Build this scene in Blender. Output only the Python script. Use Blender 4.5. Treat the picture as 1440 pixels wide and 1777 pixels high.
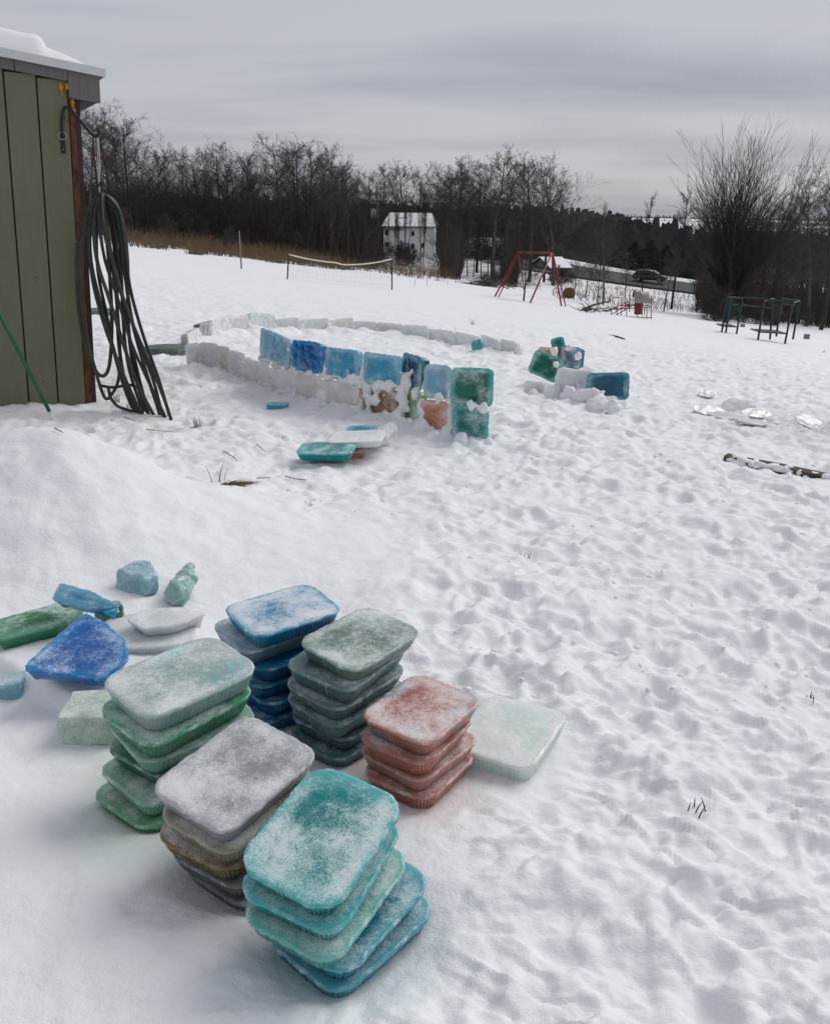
import bpy, bmesh, math, random
import numpy as np
from mathutils import Vector, Matrix, noise as mnoise
R = math.radians
scene = bpy.context.scene
C = scene.collection
for o in list(bpy.data.objects): bpy.data.objects.remove(o)

# ------------------------------------------------------------------ camera
IMG_W, IMG_H, FPX = 1440.0, 1777.0, 1600.0
EYE = Vector((0, 0, 1.4)); PITCH = R(17.8); ROLL = R(0.7)
cam = bpy.data.cameras.new('camera'); cam.sensor_fit = 'HORIZONTAL'; cam.sensor_width = 36
cam.lens = FPX / IMG_W * 36; cam.clip_start = .05; cam.clip_end = 20000
cob = bpy.data.objects.new('camera', cam); C.objects.link(cob)
CROT = Matrix.Rotation(math.pi/2 - PITCH, 3, 'X') @ Matrix.Rotation(ROLL, 3, 'Z')
cob.matrix_world = Matrix.Translation(EYE) @ CROT.to_4x4()
scene.camera = cob

# ------------------------------------------------------------------ sky and sun
SUN_EL, SUN_AZ = R(42), R(48)          # azimuth measured from +Y (view direction) towards +X
world = bpy.data.worlds.new('World'); scene.world = world; world.use_nodes = True
nt = world.node_tree; nt.nodes.clear()
def N(t, kind, **kw):
    n = t.nodes.new(kind)
    for k, v in kw.items(): setattr(n, k, v)
    return n
out = N(nt, 'ShaderNodeOutputWorld'); bg = N(nt, 'ShaderNodeBackground')
sky = N(nt, 'ShaderNodeTexSky', sky_type='NISHITA', sun_disc=False)
sky.sun_elevation = SUN_EL; sky.sun_rotation = SUN_AZ
tc = N(nt, 'ShaderNodeTexCoord')
sep = N(nt, 'ShaderNodeSeparateXYZ'); nt.links.new(tc.outputs['Generated'], sep.inputs[0])
# project the direction onto a flat cloud deck overhead, so that bands thin out towards the horizon
den = N(nt, 'ShaderNodeMath', operation='MAXIMUM'); nt.links.new(sep.outputs['Z'], den.inputs[0]); den.inputs[1].default_value = 0.0
ad = N(nt, 'ShaderNodeMath', operation='ADD'); nt.links.new(den.outputs[0], ad.inputs[0]); ad.inputs[1].default_value = 0.13
dx = N(nt, 'ShaderNodeMath', operation='DIVIDE'); nt.links.new(sep.outputs['X'], dx.inputs[0]); nt.links.new(ad.outputs[0], dx.inputs[1])
dy = N(nt, 'ShaderNodeMath', operation='DIVIDE'); nt.links.new(sep.outputs['Y'], dy.inputs[0]); nt.links.new(ad.outputs[0], dy.inputs[1])
cmb = N(nt, 'ShaderNodeCombineXYZ'); nt.links.new(dx.outputs[0], cmb.inputs[0]); nt.links.new(dy.outputs[0], cmb.inputs[1])
mp = N(nt, 'ShaderNodeMapping'); mp.inputs['Scale'].default_value = (.42, 1.0, 1); mp.inputs['Rotation'].default_value = (0, 0, R(9)); mp.inputs['Location'].default_value = (3.3, 1.7, 0)
nt.links.new(cmb.outputs[0], mp.inputs[0])
nz = N(nt, 'ShaderNodeTexNoise'); nz.inputs['Scale'].default_value = 1.0; nz.inputs['Detail'].default_value = 5; nz.inputs['Roughness'].default_value = .45; nz.inputs['Distortion'].default_value = .2
nt.links.new(mp.outputs[0], nz.inputs['Vector'])
rp = N(nt, 'ShaderNodeValToRGB')
rp.color_ramp.elements[0].position = .34; rp.color_ramp.elements[0].color = (.30, .31, .36, 1)
rp.color_ramp.elements[1].position = .58; rp.color_ramp.elements[1].color = (.455, .46, .488, 1)
nt.links.new(nz.outputs['Fac'], rp.inputs[0])
sk = N(nt, 'ShaderNodeMix', data_type='RGBA', blend_type='MULTIPLY'); sk.inputs[0].default_value = 1
nt.links.new(sky.outputs[0], sk.inputs[6]); sk.inputs[7].default_value = (.1, .1, .1, 1)      # the clear sky above the deck, at strength 0.1
mx = N(nt, 'ShaderNodeMix', data_type='RGBA'); mx.inputs[0].default_value = .90
nt.links.new(sk.outputs[2], mx.inputs[6]); nt.links.new(rp.outputs[0], mx.inputs[7])
nt.links.new(mx.outputs[2], bg.inputs[0]); bg.inputs[1].default_value = 1.0
nt.links.new(bg.outputs[0], out.inputs[0])
sl = bpy.data.lights.new('sun', 'SUN'); sl.energy = 1.5; sl.angle = R(38); sl.color = (1, .965, .93)
so = bpy.data.objects.new('sun', sl); C.objects.link(so)
sdir = Vector((math.sin(SUN_AZ)*math.cos(SUN_EL), math.cos(SUN_AZ)*math.cos(SUN_EL), math.sin(SUN_EL)))
so.rotation_euler = sdir.to_track_quat('Z', 'Y').to_euler()
scene.view_settings.view_transform = 'Standard'; scene.view_settings.look = 'None'
scene.view_settings.exposure = .20; scene.view_settings.gamma = 1; scene.view_settings.use_curve_mapping = False
scene.render.engine = 'CYCLES'
cy = scene.cycles; cy.use_denoising = True; cy.max_bounces = 10; cy.transmission_bounces = 8; cy.diffuse_bounces = 4
cy.glossy_bounces = 3; cy.transparent_max_bounces = 8; cy.caustics_reflective = False; cy.caustics_refractive = False; cy.sample_clamp_indirect = 6

# ------------------------------------------------------------------ numpy noise
def _h(ix, iy, s):
    n = (ix.astype(np.int64)*374761393 + iy.astype(np.int64)*668265263 + s*974634777) & 0xffffffff
    n = ((n ^ (n >> 13)) * 1274126177) & 0xffffffff
    return ((n ^ (n >> 16)) & 0xffff) / 65536.0
def perlin(x, y, s=0):
    x = np.asarray(x, float); y = np.asarray(y, float)
    x0 = np.floor(x); y0 = np.floor(y); fx = x-x0; fy = y-y0
    u = fx*fx*fx*(fx*(fx*6-15)+10); v = fy*fy*fy*(fy*(fy*6-15)+10)
    def g(ox, oy):
        a = _h(x0+ox, y0+oy, s)*2*np.pi
        return np.cos(a)*(fx-ox)+np.sin(a)*(fy-oy)
    a = g(0,0)*(1-u)+g(1,0)*u; b = g(0,1)*(1-u)+g(1,1)*u
    return (a*(1-v)+b*v)*1.5
def fbm(x, y, s=0, o=4, gain=.5):
    r = 0; a = 1.0; f = 1.0
    for i in range(o):
        r = r + a*perlin(x*f+i*17.3, y*f-i*9.1, s+i); a *= gain; f *= 2.03
    return r
def worley(x, y, s=0):
    x = np.asarray(x, float); y = np.asarray(y, float)
    x0 = np.floor(x); y0 = np.floor(y); d = np.full(np.shape(x), 9.0)
    for ox in (-1, 0, 1):
        for oy in (-1, 0, 1):
            cx = x0+ox; cyy = y0+oy
            d = np.minimum(d, (cx+_h(cx, cyy, s)-x)**2 + (cyy+_h(cx, cyy, s+7)-y)**2)
    return np.sqrt(d)
def sstep(a, b, x):
    t = np.clip((np.asarray(x, float)-a)/(b-a), 0, 1); return t*t*(3-2*t)

# ------------------------------------------------------------------ the lie of the land
A_, B_ = .11, .0415
def base_z(x, y):
    x = np.asarray(x, float); y = np.asarray(y, float)
    yy = np.maximum(y, .6)
    s = .3 + .7*sstep(2, 30, y)
    g = np.where(yy < 80, yy, 80 + (np.minimum(yy, 125)-80)*.62)
    t = np.clip(x/yy, -.75, .7)
    t = np.where(yy < 6, np.clip(x, -4.5, 4.2)/np.maximum(yy, .6), t)
    z = -s*g*(B_ + A_*t)
    # woods on a rise behind the houses, valley and far hills beyond
    tt = x/np.maximum(yy, 30)
    rise = 1.4 + np.interp(tt, [-.8, -.3, .02, .1, .2, .3, .42, .8], [.002, .002, .000, .000, -.008, -.034, -.034, -.020])*760
    w1 = sstep(165, 760, y)
    z = z*(1-w1) + rise*w1
    w2 = sstep(780, 1300, y); z = z*(1-w2) + (-25 + 0*x)*w2
    w3 = sstep(1900, 3300, y); z = z*(1-w3) + (8 + 14*perlin(x/900., y/1500., 5))*w3
    return z
def mound(x, y):
    x = np.asarray(x, float); y = np.asarray(y, float)
    q = ((x+1.66)/np.where(x > -1.66, .78, 1.5))**2 + ((y-4.15)/np.where(y < 4.15, .80, .42))**2
    m = .45*np.exp(-np.power(np.maximum(q, 1e-9), .85)*1.5)
    q2 = ((x+.95)/.75)**2 + ((y-4.0)/.8)**2
    return m + .02*np.exp(-q2*1.6)
def gz(x, y): return base_z(x, y) + mound(x, y)
def gzf(x, y): return float(gz(x, y))
def ray(px, py):
    d = Vector(((px-IMG_W/2)/FPX, (IMG_H/2-py)/FPX, -1)); d = CROT @ d; return d/d.y      # unit step in depth
def P(px, py, dz=0.0, pile=True):
    """the point of the ground (raised by dz) seen at a pixel of the photograph"""
    d = ray(px, py); f = gz if pile else base_z
    ys = np.concatenate([np.linspace(.8, 40, 4000), np.linspace(40.05, 900, 8000)])
    hz = EYE.z + d.z*ys - (f(d.x*ys, ys)+dz)
    i = np.argmax(hz < 0)
    if hz[i] >= 0: i = len(ys)-1
    y0, y1, h0, h1 = ys[i-1], ys[i], hz[i-1], hz[i]
    y = y0 + (y1-y0)*h0/(h0-h1) if h0 != h1 else y1
    return Vector((d.x*y, y, EYE.z + d.z*y))
def AT(px, py, depth):
    d = ray(px, py); return Vector((d.x*depth, depth, EYE.z+d.z*depth))

# ------------------------------------------------------------------ object helpers
def tag(o, label=None, cat=None, group=None, kind=None):
    if label: o['label'] = label
    if cat: o['category'] = cat
    if group: o['group'] = group
    if kind: o['kind'] = kind
    return o
def empty(name, loc=(0,0,0), rz=0.0):
    o = bpy.data.objects.new(name, None); C.objects.link(o); o.empty_display_size = .1
    o.location = loc; o.rotation_euler = (0, 0, rz); return o
def mesh_obj(name, verts, faces, mat=None, parent=None, smooth=False, attrs=None):
    me = bpy.data.meshes.new(name)
    me.from_pydata([tuple(v) for v in verts], [], [tuple(f) for f in faces]); me.update()
    if smooth: me.polygons.foreach_set('use_smooth', [True]*len(me.polygons))
    if attrs:
        for k, a in attrs.items():
            at = me.attributes.new(k, 'FLOAT', 'POINT'); at.data.foreach_set('value', np.asarray(a, np.float32))
    if mat: me.materials.append(mat)
    o = bpy.data.objects.new(name, me); C.objects.link(o)
    if parent: o.parent = parent
    return o
def fast_mesh(name, V, F, mat=None, smooth=False, attrs=None, parent=None):
    """V (n,3), F (m,k) arrays with equal k"""
    me = bpy.data.meshes.new(name); V = np.asarray(V, np.float32); F = np.asarray(F, np.int32)
    k = F.shape[1]
    me.vertices.add(len(V)); me.vertices.foreach_set('co', V.ravel())
    me.loops.add(F.size); me.loops.foreach_set('vertex_index', F.ravel())
    me.polygons.add(len(F)); me.polygons.foreach_set('loop_start', np.arange(0, F.size, k, dtype=np.int32))
    me.update(calc_edges=True)
    me.polygons.foreach_set('use_smooth', np.full(len(F), smooth))
    if attrs:
        for kk, a in attrs.items():
            at = me.attributes.new(kk, 'FLOAT', 'POINT'); at.data.foreach_set('value', np.asarray(a, np.float32))
    if mat: me.materials.append(mat)
    o = bpy.data.objects.new(name, me); C.objects.link(o)
    if parent: o.parent = parent
    return o
class MB:
    def __init__(s): s.v = []; s.f = []
    def box(s, lo, hi, M=None):
        b = len(s.v)
        for z in (lo[2], hi[2]):
            for x, y in ((lo[0],lo[1]), (hi[0],lo[1]), (hi[0],hi[1]), (lo[0],hi[1])):
                p = Vector((x, y, z)); s.v.append(M @ p if M else p)
        s.f += [(b,b+3,b+2,b+1),(b+4,b+5,b+6,b+7),(b,b+1,b+5,b+4),(b+1,b+2,b+6,b+5),(b+2,b+3,b+7,b+6),(b+3,b,b+4,b+7)]
        return s
    def tube(s, pts, r, n=8, cap=True):
        pts = [Vector(p) for p in pts]; m = len(pts)
        rs = r if isinstance(r, (list, tuple)) else [r]*m
        b = len(s.v); prev = None
        for i, p in enumerate(pts):
            t = (pts[min(i+1, m-1)] - pts[max(i-1, 0)])
            t = t.normalized() if t.length > 1e-9 else Vector((0,0,1))
            if prev is None:
                a = t.cross(Vector((0,0,1)));  a = a if a.length > .05 else t.cross(Vector((1,0,0)))
            else:
                a = prev - t*prev.dot(t)
            a.normalize(); prev = a; c = t.cross(a)
            for k in range(n):
                an = 2*math.pi*k/n; s.v.append(p + (a*math.cos(an) + c*math.sin(an))*rs[i])
        for i in range(m-1):
            for k in range(n):
                s.f.append((b+i*n+k, b+i*n+(k+1)%n, b+(i+1)*n+(k+1)%n, b+(i+1)*n+k))
        if cap:
            s.f.append(tuple(b+k for k in reversed(range(n)))); s.f.append(tuple(b+(m-1)*n+k for k in range(n)))
        return s
    def quad(s, *ps):
        b = len(s.v); s.v += [Vector(p) for p in ps]; s.f.append(tuple(range(b, b+len(ps)))); return s
    def build(s, name, mat=None, parent=None, smooth=False): return mesh_obj(name, s.v, s.f, mat, parent, smooth)
def smooth_path(pts, sub=8, closed=False):
    """Catmull-Rom through the points"""
    pts = [Vector(p) for p in pts]; n = len(pts); o = []
    for i in range(n if closed else n-1):
        g = (lambda k: pts[k % n]) if closed else (lambda k: pts[max(0, min(n-1, k))])
        p0, p1, p2, p3 = g(i-1), g(i), g(i+1), g(i+2)
        for k in range(sub):
            t = k/sub
            o.append(.5*((2*p1) + (p2-p0)*t + (2*p0-5*p1+4*p2-p3)*t*t + (3*p1-p0-3*p2+p3)*t**3))
    o.append(pts[0] if closed else pts[-1]); return o

# ------------------------------------------------------------------ materials
def new_mat(name):
    m = bpy.data.materials.new(name); m.use_nodes = True; t = m.node_tree
    return m, t, t.nodes['Principled BSDF']
def simple(name, col, rough=.7, var=.25, scale=8., bump=.0, metal=0., stretch=(1,1,1), spec=.4, detail=5):
    m, t, b = new_mat(name); L = t.links
    tcn = N(t, 'ShaderNodeTexCoord'); mpn = N(t, 'ShaderNodeMapping'); mpn.inputs['Scale'].default_value = stretch
    L.new(tcn.outputs['Object'], mpn.inputs[0])
    n = N(t, 'ShaderNodeTexNoise'); n.inputs['Scale'].default_value = scale; n.inputs['Detail'].default_value = detail; n.inputs['Roughness'].default_value = .6
    L.new(mpn.outputs[0], n.inputs['Vector'])
    r = N(t, 'ShaderNodeValToRGB'); c = Vector(col)
    r.color_ramp.elements[0].position = .3; r.color_ramp.elements[1].position = .7
    r.color_ramp.elements[0].color = (*(c*(1-var)), 1); r.color_ramp.elements[1].color = (*(c*(1+var)), 1)
    L.new(n.outputs['Fac'], r.inputs[0]); L.new(r.outputs[0], b.inputs['Base Color'])
    b.inputs['Roughness'].default_value = rough; b.inputs['Metallic'].default_value = metal; b.inputs['Specular IOR Level'].default_value = spec
    if bump:
        bp = N(t, 'ShaderNodeBump'); bp.inputs['Strength'].default_value = bump; bp.inputs['Distance'].default_value = .01
        L.new(n.outputs['Fac'], bp.inputs['Height']); L.new(bp.outputs[0], b.inputs['Normal'])
    return m
def ramp2(t, src, p0, p1, c0, c1):
    r = N(t, 'ShaderNodeValToRGB'); e = r.color_ramp.elements
    e[0].position = p0; e[1].position = p1; e[0].color = (*c0, 1); e[1].color = (*c1, 1)
    t.links.new(src, r.inputs[0]); return r.outputs[0]
def noise_n(t, vec, scale, detail=4, rough=.55):
    n = N(t, 'ShaderNodeTexNoise'); n.inputs['Scale'].default_value = scale; n.inputs['Detail'].default_value = detail; n.inputs['Roughness'].default_value = rough
    t.links.new(vec, n.inputs['Vector']); return n.outputs['Fac']
def math_n(t, op, a, b=None, clamp=False):
    n = N(t, 'ShaderNodeMath', operation=op); n.use_clamp = clamp
    for i, v in enumerate((a, b)):
        if v is None: continue
        if isinstance(v, (int, float)): n.inputs[i].default_value = v
        else: t.links.new(v, n.inputs[i])
    return n.outputs[0]
def mixc(t, fac, a, b):
    n = N(t, 'ShaderNodeMix', data_type='RGBA')
    for i, v in ((0, fac), (6, a), (7, b)):
        if isinstance(v, (int, float)): n.inputs[i].default_value = v
        elif isinstance(v, tuple): n.inputs[i].default_value = (*v, 1)
        else: t.links.new(v, n.inputs[i])
    return n.outputs[2]

SNOW = (.86, .868, .885)
def snow_ground_mat():
    m, t, b = new_mat('snow_ground'); L = t.links
    tcn = N(t, 'ShaderNodeTexCoord'); v = tcn.outputs['Object']
    wood = N(t, 'ShaderNodeAttribute', attribute_name='wood').outputs['Fac']
    dirt = N(t, 'ShaderNodeAttribute', attribute_name='dirt').outputs['Fac']
    green = N(t, 'ShaderNodeAttribute', attribute_name='tint_green').outputs['Fac']
    pink = N(t, 'ShaderNodeAttribute', attribute_name='tint_pink').outputs['Fac']
    teal = N(t, 'ShaderNodeAttribute', attribute_name='tint_teal').outputs['Fac']
    n1 = noise_n(t, v, 1.7, 5); n2 = noise_n(t, v, 38, 6, .68); n3 = noise_n(t, v, 260, 2, .6)
    c = mixc(t, n1, (.845, .85, .865), (.875, .882, .90))
    c = mixc(t, green, c, (.60, .80, .66)); c = mixc(t, pink, c, (.86, .70, .66)); c = mixc(t, teal, c, (.60, .80, .81))
    dm = math_n(t, 'MULTIPLY', dirt, ramp2(t, n2, .35, .65, (0,0,0), (1,1,1)))
    c = mixc(t, dm, c, (.52, .50, .48))
    wn = noise_n(t, v, .9, 6, .7)
    wm = math_n(t, 'ADD', wood, math_n(t, 'MULTIPLY', math_n(t, 'SUBTRACT', wn, .5), 1.1))
    wm = ramp2(t, wm, .45, .62, (0,0,0), (1,1,1))
    wcol = mixc(t, noise_n(t, v, .35, 6, .7), (.026, .022, .020), (.070, .055, .047))
    c = mixc(t, wm, c, wcol)
    L.new(c, b.inputs['Base Color']); b.inputs['Roughness'].default_value = .62; b.inputs['Specular IOR Level'].default_value = .25
    b.inputs['Sheen Weight'].default_value = .0
    h = math_n(t, 'ADD', math_n(t, 'MULTIPLY', n2, 1.0), math_n(t, 'MULTIPLY', n3, .22))
    bp = N(t, 'ShaderNodeBump'); bp.inputs['Strength'].default_value = .45; bp.inputs['Distance'].default_value = .014
    L.new(h, bp.inputs['Height']); L.new(bp.outputs[0], b.inputs['Normal'])
    return m
def snow_mat(name='packed_snow', bump=.6, scale=60):
    m, t, b = new_mat(name); L = t.links; v = N(t, 'ShaderNodeTexCoord').outputs['Object']
    n1 = noise_n(t, v, scale, 6, .65); n0 = noise_n(t, v, 6, 4)
    L.new(mixc(t, n0, (.83, .835, .845), (.88, .885, .90)), b.inputs['Base Color'])
    b.inputs['Roughness'].default_value = .6; b.inputs['Specular IOR Level'].default_value = .25
    bp = N(t, 'ShaderNodeBump'); bp.inputs['Strength'].default_value = bump; bp.inputs['Distance'].default_value = .008
    L.new(n1, bp.inputs['Height']); L.new(bp.outputs[0], b.inputs['Normal']); return m
def ice_mat(name, core, rim, trans=.45, rough=.26, grain=1.0, spot=None, deep=.84):
    """frosted dyed ice: dye gathered in the core, paler rim, granular frost where the mesh carries it"""
    m, t, b = new_mat(name); L = t.links; v = N(t, 'ShaderNodeTexCoord').outputs['Object']
    fr = N(t, 'ShaderNodeAttribute', attribute_name='frost').outputs['Fac']
    co = N(t, 'ShaderNodeAttribute', attribute_name='core').outputs['Fac']
    nlow = noise_n(t, v, 9, 4); nfine = noise_n(t, v, 300*grain, 3, .75); nmid = noise_n(t, v, 60, 4, .6)
    cc = math_n(t, 'ADD', co, math_n(t, 'MULTIPLY', math_n(t, 'SUBTRACT', nlow, .5), .9), True)
    c = mixc(t, cc, rim, core)
    hs = N(t, 'ShaderNodeHueSaturation'); hs.inputs['Saturation'].default_value = 1.12; hs.inputs['Value'].default_value = deep; L.new(c, hs.inputs['Color']); c = hs.outputs[0]
    c = mixc(t, ramp2(t, nmid, .58, .8, (0,0,0), (.22,.22,.22)), c, tuple(min(1, .5*x+.42) for x in rim))      # trapped bubbles
    if spot:
        sn = ramp2(t, noise_n(t, v, 7.5, 3), .56, .68, (0,0,0), (.85,.85,.85)); c = mixc(t, sn, c, spot)
    L.new(c, b.inputs['Base Color']); b.inputs['IOR'].default_value = 1.31
    L.new(math_n(t, 'ADD', math_n(t, 'MULTIPLY', nmid, .22), rough-.14), b.inputs['Roughness'])
    b.inputs['Transmission Weight'].default_value = trans*.6
    b.inputs['Subsurface Weight'].default_value = .65; b.inputs['Subsurface Radius'].default_value = (1, 1, 1); b.inputs['Subsurface Scale'].default_value = .05
    b.inputs['Coat Weight'].default_value = .75; b.inputs['Coat Roughness'].default_value = .08; b.inputs['Coat IOR'].default_value = 1.31
    bp = N(t, 'ShaderNodeBump'); bp.inputs['Strength'].default_value = .12; bp.inputs['Distance'].default_value = .003
    L.new(nmid, bp.inputs['Height']); L.new(bp.outputs[0], b.inputs['Normal'])
    s = N(t, 'ShaderNodeBsdfPrincipled'); s_tint = tuple(.68*w_+.32*min(1, r_*1.1) for w_, r_ in zip((.88, .89, .90), rim)); s.inputs['Roughness'].default_value = .6
    s.inputs['Specular IOR Level'].default_value = .3
    bp2 = N(t, 'ShaderNodeBump'); bp2.inputs['Strength'].default_value = .8; bp2.inputs['Distance'].default_value = .003
    L.new(math_n(t, 'ADD', nfine, nmid), bp2.inputs['Height']); L.new(bp2.outputs[0], s.inputs['Normal'])
    wgt = math_n(t, 'ADD', math_n(t, 'MULTIPLY', fr, 2.4), .05, True)
    g = math_n(t, 'ADD', fr, math_n(t, 'MULTIPLY', wgt, math_n(t, 'ADD', math_n(t, 'MULTIPLY', math_n(t, 'SUBTRACT', nfine, .5), 1.7), math_n(t, 'MULTIPLY', math_n(t, 'SUBTRACT', nmid, .5), .9))))
    gm = N(t, 'ShaderNodeMapRange'); gm.interpolation_type = 'SMOOTHSTEP'; gm.inputs['From Min'].default_value = .20; gm.inputs['From Max'].default_value = 1.0; gm.inputs['To Max'].default_value = .86
    L.new(g, gm.inputs['Value'])
    L.new(mixc(t, ramp2(t, fr, .70, 1.0, (0,0,0), (1,1,1)), s_tint, (.88, .89, .905)), s.inputs['Base Color'])
    mxs = N(t, 'ShaderNodeMixShader'); L.new(gm.outputs[0], mxs.inputs[0]); L.new(b.outputs[0], mxs.inputs[1]); L.new(s.outputs[0], mxs.inputs[2])
    L.new(mxs.outputs[0], t.nodes['Material Output'].inputs['Surface'])
    return m
def srgb(r, g, b):
    f = lambda c: ((c/255+.055)/1.055)**2.4 if c > 10 else c/255/12.92
    return (f(r), f(g), f(b))
ICE = {k: ice_mat('ice_'+k, srgb(*c), srgb(*r), **kw) for k, c, r, kw in [
    ('teal', (22,150,150), (120,205,205), {}),
    ('teal_pale', (70,170,165), (150,215,205), {}),
    ('teal_blue', (30,140,165), (130,200,212), {}),
    ('grey', (176,180,182), (205,208,210), {}),
    ('olive', (142,136,110), (178,176,160), {}),
    ('brown', (112,82,42), (150,134,104), {}),
    ('dark_grey', (100,104,98), (140,145,140), {}),
    ('clear_teal', (176,205,200), (205,216,214), {'spot': srgb(120,200,200)}),
    ('green', (36,132,84), (125,188,158), {}),
    ('green_pale', (120,180,155), (175,210,195), {}),
    ('green_dark', (40,95,75), (110,150,135), {}),
    ('green_bright', (62,152,78), (145,198,160), {}),
    ('green_mint', (190,222,195), (215,228,218), {}),
    ('blue', (55,145,195), (130,190,215), {}),
    ('blue_pale', (130,165,185), (175,198,208), {}),
    ('blue_deep', (24,92,145), (80,145,182), {}),
    ('blue_sheet', (30,110,195), (85,160,220), {'grain': .9}),
    ('sage', (120,150,142), (165,188,182), {}),
    ('slate', (90,125,128), (140,168,170), {}),
    ('slate_deep', (75,110,118), (125,155,162), {}),
    ('pink', (208,150,138), (224,182,172), {}),
    ('pink_spot', (200,135,120), (224,182,172), {'spot': srgb(110,170,185)}),
    ('red', (182,108,92), (212,160,148), {}),
    ('clear', (226,230,230), (234,238,238), {'trans': .3, 'deep': 1.0}),
    ('clear_warm', (220,220,216), (228,229,227), {'trans': .25, 'deep': 1.0}),
    ('clear_mint', (218,232,226), (230,237,235), {'trans': .25, 'deep': 1.0, 'spot': srgb(190,222,205)}),
    ('sky', (105,185,222), (165,212,232), {'trans': .3}),
    ('sky_pale', (150,200,228), (190,220,232), {'trans': .3}),
    ('wall_blue', (10,110,190), (90,170,215), {'trans': .3}),
    ('wall_green', (8,110,85), (110,195,185), {'trans': .3}),
    ('wall_teal', (12,130,125), (110,195,192), {'trans': .3}),
    ('wall_petrol', (20,95,125), (100,165,180), {'trans': .3}),
    ('wall_brown', (150,100,45), (190,160,115), {'trans': .3}),
    ('wall_lime', (110,190,95), (170,215,165), {'trans': .3}),
    ('wall_salmon', (220,150,120), (228,190,170), {'trans': .3}),
    ('shard_aqua', (130,195,210), (185,218,225), {}),
    ('shard_mint', (130,190,180), (180,214,208), {}),
]}
M = {}
M['snow'] = snow_ground_mat(); M['packed'] = snow_mat(); M['roofsnow'] = snow_mat('roof_snow', .2, 25)
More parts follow.
